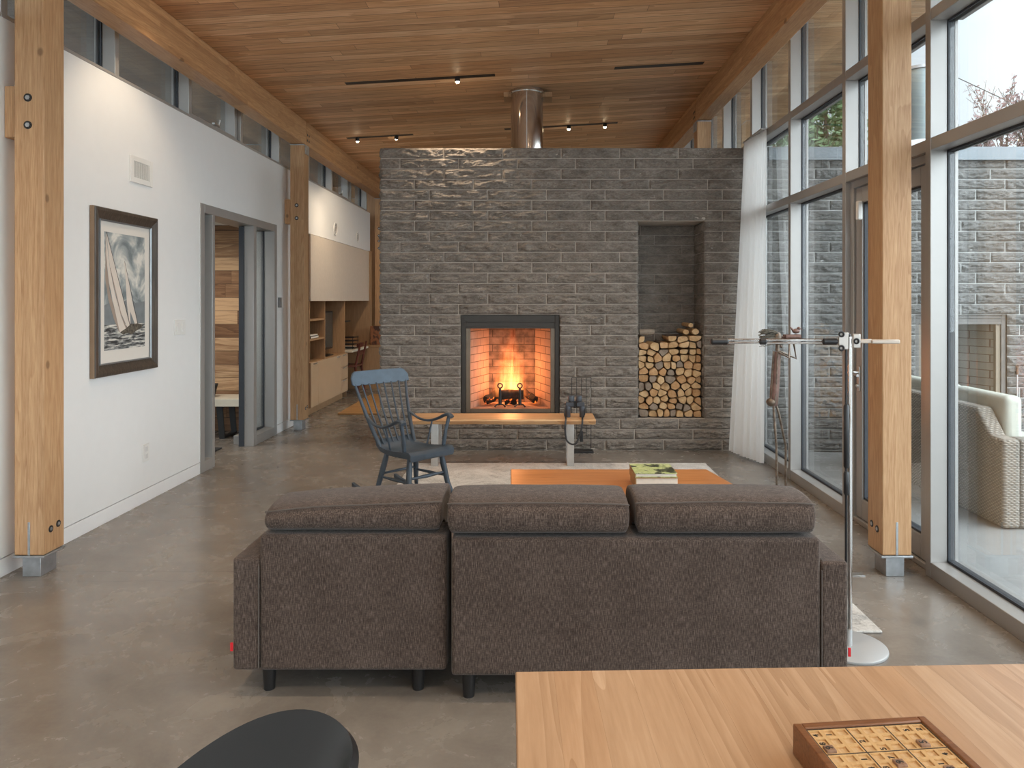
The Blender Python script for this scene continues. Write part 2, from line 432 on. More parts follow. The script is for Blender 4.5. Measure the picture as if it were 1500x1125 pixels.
# patio door in bay 0
dr = sroot('door_2', 'glazed patio door with lever handle behind the right timber column', 'door', (2.1, 4.3, 0))
y0, y1 = YM(0)+.05, YM(1)
m = MB()
for q in ((y0, y0+.045, 0, 2.19), (y1-.045, y1, 0, 2.19), (y0+.045, y1-.045, 2.145, 2.19), (y0+.045, y1-.045, 0, .03)):
    m.box(2.062, q[0], q[2], 2.15, q[1], q[3])
m.build('door_frame', M['frame'], dr, bevel=.004)
m = MB(); a, b = y0+.05, y1-.05
for q in ((a, a+.085, .035, 2.14), (b-.085, b, .035, 2.14), (a+.085, b-.085, 2.04, 2.14), (a+.085, b-.085, .035, .16)):
    m.box(2.078, q[0], q[2], 2.145, q[1], q[3])
m.build('door_leaf', M['frame'], dr, bevel=.004)
m = MB()
for q in ((a+.085, a+.097, .16, 2.04), (b-.097, b-.085, .16, 2.04), (a+.097, b-.097, .16, .172), (a+.097, b-.097, 2.028, 2.04)):
    m.box(2.09, q[0], q[2], 2.14, q[1], q[3])
m.build('gasket', M['gasket'], dr)
MB().box(2.11, a+.097, .172, 2.13, b-.097, 2.028).build('pane', M['glass'], dr)
h = MB().box(2.068, b-.065, .84, 2.078, b-.03, 1.0).build('handle_plate', M['stainless'], dr, bevel=.003)
MB().tube(catmull([(2.078, b-.048, .96), (2.03, b-.048, .962), (2.022, b-.075, .96), (2.022, b-.15, .95)]), .009).build('lever_handle', M['stainless'], h, smooth=True)
MB().sphere((2.066, b-.048, .875), .013).build('lock_cylinder', M['stainless'], h, smooth=True)
MB().box(2.045, b-.10, 1.93, 2.078, b-.065, 2.05).build('door_sensor', M['plastic_white'], dr, bevel=.008)

# ------------------------------------------------------------------ left door with sidelights
dl = sroot('door_1', 'taupe framed doorway with glass sidelights in the white wall', 'door', (-2.8, 6.9, 0))
FX = WL+.006
def jam(name, a, b, z0, z1, x0=-2.95, x1=FX): return MB().box(x0, a, z0, x1, b, z1).build(name, M['frame'], dl, bevel=.003)
jam('jamb', 6.03, 6.105, 0, 2.22); jam('jamb', 7.745, 7.82, 0, 2.22)
jam('header', 6.105, 7.745, 2.145, 2.219)
jam('door_post', 6.25, 6.30, 0, 2.145); jam('door_post', 7.17, 7.245, 0, 2.145, -2.818)
MB().box(-2.865, 7.158, .0, -2.818, 7.24, 2.14).build('gasket', M['gasket'], dl)
jam('sill', 6.105, 6.25, 0, .09); jam('sill', 7.245, 7.745, 0, .09)
for a, b in ((6.105, 6.25), (7.245, 7.745)):
    MB().box(-2.86, a, .09, -2.83, a+.012, 2.145).box(-2.86, b-.012, .09, -2.83, b, 2.145).box(-2.86, a+.012, .09, -2.83, b-.012, .102).build('gasket', M['gasket'], dl)
    MB().box(-2.852, a+.012, .102, -2.838, b-.012, 2.145).build('sidelight_pane', M['glass'], dl)

# unseen glazing added behind the viewpoint and beside the entry to admit daylight
r = sroot('window_%d' % n, 'unseen glazed end wall added behind the viewpoint for daylight', 'window', (0, -5, 0)); n += 1
for i in range(6):
    x = -2.73 + i*.95
    MB().box(x, -5.1, 0, x+.06, -4.98, roofz(x)).build('mullion', M['frame'], r)
    if i < 5: MB().box(x+.06, -5.05, 0, x+.95, -5.03, roofz(x)-.02).build('pane', M['glass'], r)
r = sroot('window_%d' % n, 'unseen glass side added to the entry for daylight', 'window', (-6.2, 5.8, 0)); n += 1
MB().box(-6.21, 3.6, 0, -6.19, 8.0, 2.235).build('pane', M['glass'], r)

# ------------------------------------------------------------------ timber columns and beams
def column(x0, y0, ztop, label, side, bolts=True, front_bolts=None):
    w, d = .152, .165
    r = thing('timber_column', label, 'column', (x0+w/2, y0+d/2, 0), 0, 'glulam timber columns', 'thing')
    cx = x0+w/2
    MB().box(x0, y0, .115, x0+w, y0+d, ztop).build('post', M['glulam'], r, bevel=.006, local=False)
    MB().box(x0-.005, y0-.005, .103, x0+w+.005, y0+d+.005, .114).build('base_plate', M['steel'], r, bevel=.002)
    MB().box(cx-.047, y0+.02, 0, cx+.047, y0+d-.02, .103).build('foot', M['steel'], r, bevel=.002)
    MB().box(cx-.006, y0-.0015, .115, cx+.006, y0+.03, .285).build('knife_plate', M['steel'], r, bevel=.0008)
    for z in front_bolts or (2.457, 2.317):
        f = MB().tube([(cx-.005, y0+.004, z), (cx-.005, y0-.003, z)], .021, 20).build('bolt_recess', M['black'], r)
        MB().tube([(cx-.005, y0, z), (cx-.005, y0-.006, z)], .012, 6).build('bolt', M['steel'], f)
    sx = x0+w if side > 0 else x0
    for yy, zz in ((y0+.055, .235), (y0+.115, .245)):
        f = MB().tube([(sx-side*.004, yy, zz), (sx+side*.002, yy, zz)], .018, 18).build('bolt_recess', M['black'], r)
        MB().tube([(sx, yy, zz), (sx+side*.004, yy, zz)], .010, 6).build('bolt', M['steel'], f)
    # steel bracket under the beam
    MB().box(x0-.008 if side < 0 else x0+w-.002, y0+.03, ztop-.10, x0+.002 if side < 0 else x0+w+.008, y0+d-.002, ztop).box(x0-.004, y0-.004, ztop-.012, x0+w+.004, y0+d+.004, ztop-.001).build('bracket', M['steel'], r, bevel=.0015)
    return r
LX, RX = -2.658, 1.781
c1 = column(LX, 3.77, 3.125, 'timber column against the near left white wall, bolts facing the room', 1)
column(LX, 8.04, 3.125, 'timber column between the left doorway and the gloss wall cabinet', 1)
column(LX, 12.31, 3.125, 'timber column peeking out behind the left edge of the stone wall', 1, front_bolts=(2.62, 2.50, 2.41, 2.29))
column(RX, 3.77, 3.383, 'timber column standing by the patio door and the floor lamp', -1, front_bolts=(3.2, 3.32))
column(RX, 8.04, 3.383, 'timber column top rising behind the right end of the stone wall', -1, front_bolts=(2.7, 2.5))
for yy, lab in ((3.80, 'wood block fixing the near left column to the white wall'), (8.07, 'wood block fixing the second left column to the white wall')):
    tag(MB().box(WL+.001, yy, 2.26, LX-.001, yy+.10, 2.525).build('timber_block', M['glulam'], bevel=.003, origin=(-2.69, yy+.05, 2.26)), lab, 'wood block')

def beam(x0, z0, y0, y1, label, top):
    m = MB(); w = .152
    m.prism([(x0, z0), (x0+w, z0), (x0+w, roofz(x0+w)-.002), (x0, roofz(x0)-.002)], 'y', y0, y1)
    o = m.build('timber_beam', M['beam'], bevel=.005, origin=(x0, y0, z0))
    return tag(o, label, 'beam', 'glulam roof beams', 'thing')
for x0, z0, nm in ((LX, 3.128, 'left'), (RX, 3.386, 'right')):
    sx = x0+.152 if nm == 'left' else x0
    beam(x0, z0, -5.0, 3.852, 'stub of timber beam above and before the nearest %s column' % nm, 0)
    beam(x0, z0, 3.856, 8.120, 'long timber roof beam above the %s' % ('white wall with the sailing picture' if nm == 'left' else 'patio door and tall windows'), 0)
    b3 = beam(x0, z0, 8.124, 12.5, 'far timber roof beam past the second %s column' % nm, 0)
    s = 1 if nm == 'left' else -1
    for z in (z0+.06, z0+.12):
        for y in (8.16, 8.22): MB().tube([(sx-s*.003, y, z), (sx+s*.003, y, z)], .013, 14).build('bolt', M['bolt'], b3)

# ------------------------------------------------------------------ split face stone walls
CRS = 2.865/29
def stones(mb, p0, u, nrm, u0, u1, r0, r1, holes=(), L=.556, seed=0, shift=0, amp=.020, du=.0125):
    """rows r0..r1 of stone on the plane through p0 with horizontal u and outward normal nrm; holes=(ua,ub,ra,rb)"""
    p0, u, nrm = Vector(p0), Vector(u), Vector(nrm); rnd = random.Random(seed)
    for r in range(r0, r1):
        za, zb = r*CRS+.0032, (r+1)*CRS-.0032
        segs = [(u0, u1)]
        for ha, hb, ra, rb in holes:
            if ra <= r < rb: segs = [s for a, b in segs for s in ((a, min(b, ha)), (max(a, hb), b)) if s[1]-s[0] > .01]
        off = (L/2 if r % 2 else 0) + shift + rnd.choice((0, 0, 0, L/4))
        for a, b in segs:
            cuts = [a]; k = math.ceil((a-off)/L - 1e-6)
            while off+k*L < b:
                c = off+k*L
                if c-cuts[-1] > .07 and b-c > .07: cuts.append(c)
                k += 1
            cuts.append(b)
            for ca, cb in zip(cuts, cuts[1:]):
                ea = ca + (.0035 if ca != a else 0); eb = cb - (.0035 if cb != b else 0)
                nu = max(3, int((eb-ea)/du)); nz = 9
                sd = rnd.uniform(0, 90); base = rnd.uniform(.75, 1.15); vs = []
                for j in range(nz+1):
                    for i in range(nu+1):
                        s, t = i/nu, j/nz; uu = ea+(eb-ea)*s; zz = za+(zb-za)*t
                        q = Vector((uu*7+sd, zz*20, sd)); e = min(s*(eb-ea), (1-s)*(eb-ea))/.02; e2 = min(t, 1-t)/.22
                        ed = min(1, e)**.5*min(1, e2)**.5
                        nz_ = noise.fractal(q*1.5, .65, 2.2, 5); rg = 1-abs(noise.noise(q*.9+Vector((9, 3, 1)))+.5*noise.noise(q*2.3))*2
                        h = .005 + amp*base*ed*(.50+.60*nz_+.32*rg)
                        # break the outline a little at the free ends of a course
                        p = p0 + u*uu + Vector((0, 0, zz)) + nrm*max(.001, h); vs.append(p)
                o = len(vs); W = nu+1; fs = [(j*W+i, j*W+i+1, (j+1)*W+i+1, (j+1)*W+i) for j in range(nz) for i in range(nu)]
                rim = [i for i in range(W)] + [j*W+nu for j in range(1, nz+1)] + [nz*W+i for i in range(nu-1, -1, -1)] + [j*W for j in range(nz-1, 0, -1)]
                back = [vs[i] - nrm*((vs[i]-p0).dot(nrm)+.012) for i in rim]; vs += back
                for i in range(len(rim)):
                    i2 = (i+1) % len(rim); fs.append((rim[i2], rim[i], o+i, o+i2))
                mb.add(vs, fs)
WY = 7.0; WX0, WX1 = -1.452, 1.985; WB = 7.95
FB = (-.6935, .246, 3, 13); NI = (.985, 1.62, 3, 22)
def body(mb, x0, x1, y0, y1, ztop, holes):
    xs = sorted({x0, x1, *[h[0] for h in holes], *[h[1] for h in holes]})
    for a, b in zip(xs, xs[1:]):
        hit = [h for h in holes if h[0] <= a and h[1] >= b]
        if not hit: mb.box(a, y0, 0, b, y1, ztop)
        else:
            h = hit[0]; mb.box(a, y0, 0, b, y1, h[2]*CRS); mb.box(a, y0, h[3]*CRS, b, y1, ztop); mb.box(a, y0+h[4], h[2]*CRS, b, y1, h[3]*CRS)
mb = MB()
stones(mb, (0, WY, 0), (1, 0, 0), (0, -1, 0), WX0, WX1, 0, 29, (FB, NI), seed=3, shift=.12, amp=.026)
stones(mb, (WX0, WY, 0), (0, -1, 0), (-1, 0, 0), -(WB-WY), 0, 0, 29, seed=5)
stones(mb, (0, WY+.42, 0), (1, 0, 0), (0, -1, 0), .99, 1.615, 3, 22, seed=8, amp=.012, shift=.1)
stones(mb, (NI[1], WY, 0), (0, -1, 0), (-1, 0, 0), -.41, -.006, 3, 22, seed=9, L=.3, amp=.012)
stones(mb, (NI[0], WY, 0), (0, 1, 0), (1, 0, 0), .006, .41, 3, 22, seed=10, L=.3, amp=.012)
wf = struct('wall_fireplace', mb, M['stone'], 'dark split-face stone fireplace wall in the middle of the room', 'wall', recalc=True)
mb = MB(); body(mb, WX0+.003, WX1, WY-.0035, WB, 2.862, (FB[:4]+(.62,), NI[:4]+(.43,)))
mb.build('mortar', M['mortar'], wf)
tag(MB().box(WX0+.02, WY+.03, 2.862, WX1-.02, WB-.02, 2.872).build('coping', M['stone'], wf), None, None)

PX0, PX1 = 2.215, 8.2
FO = (3.62, 4.49, 3, 13)
mb = MB(); stones(mb, (0, WY, 0), (1, 0, 0), (0, -1, 0), PX0, PX1, 0, 28, (FO,), seed=13, shift=.3, amp=.030)
wp = struct('wall_patio', mb, M['stone_out'], 'pale weathered stone wall of the patio outside the windows', 'wall')
mb = MB(); body(mb, PX0+.003, PX1, WY-.0045, WB, 2.76, (FO+(.5,),)); mb.build('mortar', M['mortar_out'], wp)
MB().box(PX0, WY-.05, 2.745, PX1+.05, WB+.05, 2.87).box(PX0, WY-.062, 2.742, PX1+.05, WY-.05, 2.765).build('metal_coping', M['coping'], wp, bevel=.004)
struct('ground_patio', MB().box(2.19, -5.5, -.16, 9.5, 7.05, -.015), M['patio'], 'pale concrete patio slab outside the windows', 'patio')
gm = plain('bounce_ground', (.42, .41, .38), .9, var=.3, scale=3)  # unseen ground made pale to bounce daylight up to the ceiling
struct('ground_garden', MB().box(-40, -30, -.5, 40, 60, -.2), gm, None, 'ground')
# ================================================================== FIREPLACE
def brick_mat(name, soot, c1=(.50, .345, .27, 1), c2=(.42, .28, .21, 1)):
    t = NT(name); s = t.sep(t.coords())
    bt = t.n('TexBrick'); bt.offset = .5
    for k, v in (('Scale', 1), ('Mortar Size', .004), ('Brick Width', .215), ('Row Height', .075), ('Bias', 0), ('Mortar Smooth', .1)): bt.inputs[k].default_value = v
    t.l(t.comb(t.math('ADD', s[0], s[1]), s[2], 0.0), bt.inputs['Vector'])
    bt.inputs['Color1'].default_value = c1; bt.inputs['Color2'].default_value = c2; bt.inputs['Mortar'].default_value = (.16, .11, .08, 1)
    nz = t.noise(t.coords(), 14, 4)
    c = t.mix(t.math('MULTIPLY', nz, soot), bt.outputs[0], (.05, .04, .035))
    return t.done(c, .9, spec=.1)
M['firebrick'] = brick_mat('firebrick', .35); M['sooty'] = brick_mat('sooty_firebrick', 1.25)
M['firebrick_pale'] = plain('pale_firebrick', (.42, .36, .29), .9, var=.15, scale=9)
M['firebrick_pale'] = brick_mat('outdoor_firebrick', .25, (.36, .33, .28, 1), (.30, .27, .23, 1))
M['bronze'] = plain('dark_bronze', (.045, .038, .032), .45, .5, var=.1)
M['bronze_lt'] = plain('bronze_trim', (.16, .12, .085), .4, .5, var=.1)

def firebox(name, label, x0, x1, z0, z1, y, depth, mats, frame_mat, top=.12):
    r = thing(name, label, 'fireplace', ((x0+x1)/2, y, z0))
    a, b = x0+.085, x1-.085; c, d = x0+.235, x1-.235; yb = y+depth; zt = z1-top; zf = z0+.085
    MB().add([(a, y+.06, zf), (b, y+.06, zf), (d, yb, zf), (c, yb, zf)], [(0, 1, 2, 3)]).build('hearth_floor', mats[0], r)
    m = MB()
    m.add([(c, yb, zf), (d, yb, zf), (d, yb, z1), (c, yb, z1)], [(0, 1, 2, 3)]); m.build('back_lining', mats[1], r)
    for p, q in ((a, c), (b, d)):
        MB().add([(p, y+.06, zf), (q, yb, zf), (q, yb, z1), (p, y+.06, z1)], [(0, 1, 2, 3)]).build('side_lining', mats[0], r)
    MB().box(x0+.02, y+.06, z1-.02, x1-.02, yb, z1-.002).build('smoke_hood', M['black'], r)
    m = MB()
    m.box(x0+.004, y+.012, z0+.002, x0+.045, y+.07, z1-.004).box(x1-.045, y+.012, z0+.002, x1-.004, y+.07, z1-.004)
    m.box(x0+.045, y+.014, zt, x1-.045, y+.07, z1-.004).box(x0+.045, y+.012, z0+.002, x1-.045, y+.07, z0+.05)
    fr = m.build('surround', frame_mat[0], r, bevel=.003)
    MB().box(x0+.045, y+.008, zt-.012, x1-.045, y+.016, zt+.006).box(x0+.02, y+.004, zt+.045, x1-.02, y+.013, zt+.056).build('hood_lip', frame_mat[0], fr, bevel=.002)
    m = MB()
    m.box(x0+.045, y+.025, z0+.05, x0+.088, y+.065, zt).box(x1-.088, y+.025, z0+.05, x1-.045, y+.065, zt).box(x0+.088, y+.025, z0+.05, x1-.088, y+.065, zf+.004)
    m.build('inner_trim', frame_mat[1], r, bevel=.003)
    return r, zf
fp, FZ = firebox('fireplace', 'black framed firebox with lit orange brick lining in the stone wall', FB[0], FB[1], 3*CRS, 13*CRS, WY, .52, (M['firebrick'], M['sooty']), (M['bronze'], M['bronze_lt']))
firebox('fireplace', 'unlit outdoor firebox in the patio wall seen through the right windows', FO[0], FO[1], 3*CRS, 13*CRS, WY, .40, (M['firebrick_pale'], M['firebrick_pale']), (plain('stone_trim', (.17, .16, .15), .8, var=.2), plain('buff_trim', (.24, .20, .15), .6)), .08)

# andirons
for x, lab in ((-.327, 'left black iron andiron with ring top in the fireplace'), (-.135, 'right black iron andiron with ring top in the fireplace')):
    r = thing('andiron', lab, 'andiron', (x, 7.14, FZ), 0, 'ring-topped andirons')
    MB().tube([(x, 7.14, FZ+.03), (x, 7.14, FZ+.17), (x, 7.14, FZ+.19)], [.017, .012, .009], 8).build('post', M['black'], r, smooth=True)
    MB().torus((x, 7.14, FZ+.212), .022, .0065).build('ring', M['black'], r, smooth=True)
    MB().tube([(x-.05, 7.12, FZ+.011), (x-.03, 7.14, FZ+.03), (x+.03, 7.14, FZ+.03), (x+.05, 7.12, FZ+.011)], .008, 8).build('foot', M['black'], r, smooth=True)
    MB().tube([(x, 7.14, FZ+.055), (x, 7.40, FZ+.055), (x, 7.40, FZ+.011)], .009, 8).build('log_bar', M['black'], r, smooth=True)
# burning logs
M['char'] = plain('charred_log', (.03, .02, .015), .95, var=.5, scale=25)
t = NT('ember_log'); v = t.coords(); nz = t.noise(v, 22, 4, .7)
em = t.ramp(nz, [(.60, (0, 0, 0)), (.72, (1.0, .16, .02))])
p = t.n('BsdfPrincipled'); p.inputs['Base Color'].default_value = (.03, .02, .015, 1); p.inputs['Roughness'].default_value = .95
t.l(em, p.inputs['Emission Color']); p.inputs['Emission Strength'].default_value = 4; t.l(p.outputs[0], t.out.inputs[0]); M['ember'] = t.m
def rlog(p0, p1, r, mat, lab):
    p0, p1 = Vector(p0), Vector(p1); m = MB(); n = 14; rings = []
    d = (p1-p0).normalized(); a = d.cross(Vector((0, 0, 1))).normalized(); b = d.cross(a)
    pts = [p0 + (p1-p0)*i/8 for i in range(9)]; vs = []; fs = []
    for i, q in enumerate(pts):
        for k in range(n):
            an = 2*PI*k/n; rr = r*(.85+.3*noise.noise(Vector((math.cos(an)*1.5, math.sin(an)*1.5, i*.35+p0.x*9))))
            vs.append(q + a*math.cos(an)*rr + b*math.sin(an)*rr)
    for i in range(8):
        for k in range(n): fs.append((i*n+k, i*n+(k+1) % n, (i+1)*n+(k+1) % n, (i+1)*n+k))
    fs += [tuple(range(n))[::-1], tuple(8*n+k for k in range(n))]
    tag(m.add(vs, fs).build('burning_log', mat, smooth=True, origin=p0), lab, 'log', 'logs burning on the fire')
rlog((-.33, 7.23, FZ+.118), (-.10, 7.235, FZ+.118), .050, M['char'], 'charred log lying across the front between the two andirons')
rlog((-.47, 7.22, FZ+.06), (-.33, 7.36, FZ+.12), .050, M['ember'], 'glowing log sticking out at the left of the fire')
rlog((.02, 7.24, FZ+.06), (-.10, 7.38, FZ+.12), .040, M['ember'], 'glowing log sticking out at the right of the fire')
rlog((-.29, 7.315, FZ+.045), (-.17, 7.32, FZ+.045), .042, M['ember'], 'ember log lying low behind the andirons')

# flames: glowing gas, a volume
t = NT('flame'); tc = t.n('TexCoord'); s = t.sep(tc.outputs['Object'])
zz = t.math('DIVIDE', s[2], .78)                                            # 0..1 up the fire
wv = t.comb(t.math('MULTIPLY', s[0], 9), t.math('MULTIPLY', s[1], 9), t.math('MULTIPLY', s[2], 2.4))
wob = t.math('SUBTRACT', t.noise(wv, 1.0, 2, .5), .5)
xx = t.math('ADD', s[0], t.math('MULTIPLY', t.math('MULTIPLY', wob, .22), t.math('ADD', zz, .25)))
zc = t.math('SUBTRACT', 1.0, zz, clamp=True)
wid = t.math('ADD', t.math('MULTIPLY', t.math('POWER', zc, 1.3), .165), .05)
rx = t.math('DIVIDE', xx, wid); ry = t.math('DIVIDE', s[1], .085)
rr = t.math('ADD', t.math('MULTIPLY', rx, rx), t.math('MULTIPLY', ry, ry))
st = t.noise(t.comb(t.math('MULTIPLY', xx, 26), t.math('MULTIPLY', s[1], 26), t.math('MULTIPLY', s[2], 3.5)), 1.0, 3, .6)
core = t.math('SUBTRACT', 1.0, rr, clamp=True)
dens = t.math('MULTIPLY', core, t.ramp(st, [(.36, .05), (.62, 1)]))
fade = t.ramp(zz, [(0, .5), (.1, 1), (.40, .50), (.68, .12), (1.0, 0)])
dens = t.math('MULTIPLY', dens, fade)
ec = t.ramp(dens, [(0, (1.0, .12, .015)), (.22, (1.0, .27, .05)), (.6, (1.0, .46, .14))])
em = t.n('Emission'); t.l(ec, em.inputs[0]); t.l(t.math('MULTIPLY', dens, 30), em.inputs[1])
t.l(em.outputs[0], t.out.inputs['Volume'])
m = MB(); m.box(-.30, -.10, 0, .30, .10, .80)
fl = m.build('flames', t.m); fl.location = (-.235, 7.27, FZ+.09); tag(fl, 'orange flames rising from the logs in the fireplace', 'fire', kind='thing')
def light(kind, name, loc, power, color, **kw):
    l = bpy.data.lights.new(name, kind); l.energy = power; l.color = color
    for k, v in kw.items(): setattr(l, k, v)
    o = bpy.data.objects.new(name, l); COL.objects.link(o); o.location = loc; return o
light('POINT', 'fire_glow', (-.235, 7.30, FZ+.36), 9, (1.0, .38, .14), shadow_soft_size=.09)
light('POINT', 'fire_glow', (-.235, 7.38, FZ+.20), 4, (1.0, .33, .10), shadow_soft_size=.06)

M['outflue'] = plain('weathered_flue', (.30, .36, .37), .4, .4, var=.1)
# chimney pipes
def flue(x, y, z0, z1, r, label, name='flue_pipe', plate=True):
    o = thing(name, label, 'chimney pipe', (x, y, z0))
    MB().lathe([(r, 0), (r, z1-z0)], (x, y, z0), 40).build('pipe', M['flue'] if plate else M['outflue'], o, smooth=True)
    if plate:
        MB().box(x-.235, y-.02, z1-.09, x+.255, y+.2, z1-.04).build('ceiling_plate', M['cabwood'], o)
        MB().lathe([(r+.018, z1-z0-.06), (r+.018, z1-z0-.035)], (x, y, z0), 40).build('collar', M['flue'], o, smooth=True)
        MB().box(x-.002, y-r-.003, z0, x+.002, y-r+.004, z1-.06).build('seam', M['stainless'], o)
    else:
        MB().lathe([(r+.02, z1-z0-.03), (r+.02, z1-z0)], (x, y, z0), 40).build('collar', M['steel'], o, smooth=True)
        MB().lathe([(r+.16, .004), (r+.16, .05), (r+.03, .14), (r+.005, .14)], (x, y, z0), 40).build('flashing', M['white_trim'], o, smooth=True)
flue(-.07, 7.45, 2.873, roofz(-.07)+.03, .163, 'polished steel chimney pipe rising from the stone wall to the ceiling')
flue(3.92, 7.45, 2.871, 3.75, .19, 'outdoor steel chimney pipe above the patio wall', plate=False)

# fire tools in a wire stand at the wall
r = thing('fire_tool_stand', 'thin wire stand with fire tools leaning against the stone wall right of the fireplace', 'fire tools', (.43, 6.9, 0))
MB().box(.335, 6.84, 0, .555, 6.955, .018).build('base_plate', M['black'], r, bevel=.003)
m = MB()
for x in (.355, .535): m.tube([(x, 6.90, .018), (x, 6.90, .70)], .0035, 6)
m.tube([(.355, 6.90, .70), (.535, 6.90, .70)], .0035, 6); m.build('wire_frame', M['bolt'], r)
for i, x in enumerate((.40, .445, .49)):
    q = MB().tube([(x, 6.885, .16), (x, 6.885, .695)], .0028, 6).build('tool_rod', M['bolt'], r)
    if i == 1: MB().box(x-.014, 6.872, .10, x+.014, 6.898, .20).build('brush', M['black'], q, bevel=.005)
    else: MB().tube([(x, 6.885, .165), (x+.012, 6.885, .15), (x+.02, 6.885, .17)], .004, 6).build('hook', M['bolt'], q)
r = thing('fire_poker', 'slim metal fire poker hanging on the patio wall beside the outdoor firebox', 'fire poker', (4.56, 6.95, .45))
MB().tube([(4.56, 6.955, .42), (4.56, 6.955, .72)], .006, 8).build('shaft', M['stainless'], r)
MB().tube([(4.56, 6.955, .72), (4.56, 6.955, .80)], .011, 8).torus((4.56, 6.955, .80), .014, .004).build('handle', M['bronze_lt'], r)

# ------------------------------------------------------------------ firewood: one object per log
def log_mats():
    ms = []
    for i, (a, b, c) in enumerate([((.36, .20, .09), (.58, .38, .20), (.72, .53, .32)), ((.30, .15, .07), (.50, .29, .14), (.64, .42, .24)), ((.16, .12, .09), (.27, .21, .16), (.36, .29, .23))]):
        t = NT('split_wood_%d' % i); v = t.coords(rand=True)
        mp = t.n('Mapping'); mp.inputs['Scale'].default_value = (1, .12, 1); t.l(v, mp.inputs[0])
        n1 = t.noise(mp.outputs[0], 30, 4, .65); n2 = t.noise(v, 9, 3)
        ms.append(t.done(t.ramp(t.math('ADD', t.math('MULTIPLY', n1, .5), t.math('MULTIPLY', n2, .5)), [(.3, a), (.5, b), (.7, c)]), .85, spec=.15))
    return ms
LM = log_mats(); M['bark'] = plain('bark', (.12, .08, .055), .95, var=.5, scale=40)
def voronoi_cells(pts, bounds):
    x0, z0, x1, z1 = bounds; cells = []
    for i, p in enumerate(pts):
        poly = [(x0, z0), (x1, z0), (x1, z1), (x0, z1)]
        for j, q in enumerate(pts):
            if i == j: continue
            dx, dz = q[0]-p[0], q[1]-p[1]
            if dx*dx+dz*dz > .08: continue
            mx, mz = (p[0]+q[0])/2, (p[1]+q[1])/2; out = []
            for k in range(len(poly)):
                a, b = poly[k], poly[(k+1) % len(poly)]
                da = (a[0]-mx)*dx+(a[1]-mz)*dz; db = (b[0]-mx)*dx+(b[1]-mz)*dz
                if da <= 0: out.append(a)
                if da*db < 0: u = da/(da-db); out.append((a[0]+(b[0]-a[0])*u, a[1]+(b[1]-a[1])*u))
            poly = out
            if len(poly) < 3: break
        cells.append(poly)
    return cells
rnd = random.Random(21)
nx0, nx1, nz0 = NI[0]+.016, NI[1]-.016, 3*CRS+.006
rows = []; z = nz0; pts = []; meta = []
NR = 12; hs = [.0655*rnd.uniform(.92, 1.08) for _ in range(NR)]
for r_ in range(NR):
    x = nx0; k = 0; row = []
    while True:
        w = rnd.choice((.052, .062, .075, .085, .10, .115))
        if x+w > nx1-.03:
            w = nx1-x
        row.append((x, w)); x += w
        if x >= nx1-.001: break
    for k, (a, w) in enumerate(row):
        top = r_ == NR-1
        pts.append((a+w/2+rnd.uniform(-.006, .006), z+hs[r_]/2+rnd.uniform(-.016, .016))); meta.append((r_, k, len(row)))
    z += hs[r_]
ztop = z
cells = voronoi_cells(pts, (nx0, nz0, nx1, ztop))
ORD = ['first', 'second', 'third', 'fourth', 'fifth', 'sixth', 'seventh', 'eighth', 'ninth', 'tenth', 'eleventh', 'twelfth']
def smooth_poly(poly, rnd):
    """shrink, then bow one or two edges outward like the bark side of a split log"""
    n = len(poly); cx = sum(p[0] for p in poly)/n; cz = sum(p[1] for p in poly)/n
    g = rnd.uniform(.0025, .0055); out = []
    P = []
    for p in poly:
        d = math.hypot(p[0]-cx, p[1]-cz); s = max(.3, 1-g*1.35/max(d, 1e-4)); P.append((cx+(p[0]-cx)*s, cz+(p[1]-cz)*s))
    # drop very short edges
    Q = [p for i, p in enumerate(P) if math.dist(p, P[i-1]) > .012] or P
    n = len(Q)
    rset = set(rnd.sample(range(n), max(1, n//2)))
    for i in range(n):
        a, b, c = Q[i-1], Q[i], Q[(i+1) % n]; f = .48 if i in rset else .12
        p0 = (b[0]+(a[0]-b[0])*f, b[1]+(a[1]-b[1])*f); p2 = (b[0]+(c[0]-b[0])*f, b[1]+(c[1]-b[1])*f)
        for u in (0, .25, .5, .75, 1): out.append(tuple((1-u)**2*p0[j]+2*u*(1-u)*b[j]+u*u*p2[j] for j in (0, 1)))
    return out
def add_log(poly, y0, y1, lab, mat, barkside):
    m = MB(); n = len(poly); vs = []; fs = []; mi = []
    cx = sum(p[0] for p in poly)/n; cz = sum(p[1] for p in poly)/n
    for yy, s in ((y0+.004, .94), (y0+.010, 1.0), (y1, .97)):
        for p in poly: vs.append((cx+(p[0]-cx)*s, yy, cz+(p[1]-cz)*s))
    m.cur = 0; m.add(vs, [tuple(range(n))]); o = 0
    for L_ in (0, 1):
        for k in range(n):
            m.f.append((L_*n+k, L_*n+(k+1) % n, (L_+1)*n+(k+1) % n, (L_+1)*n+k)); m.mi.append(1 if (barkside and k < n*.45) else 0)
    m.f.append(tuple(2*n+k for k in range(n))[::-1]); m.mi.append(0)
    ob = m.build('firewood_log', [mat, M['bark']], smooth=True, origin=(cx, y0, min(p[1] for p in poly)))
    tag(ob, lab, 'log', 'split firewood stacked in the stone niche')
nlog = 0
lastrow = {}
for (r_, k, nn), cell in zip(meta, cells):
    if len(cell) < 3: continue
    if r_ == NR-1 and (k in (2, 3) or rnd.random() < .12): continue
    lastrow.setdefault(r_, []).append(cell)
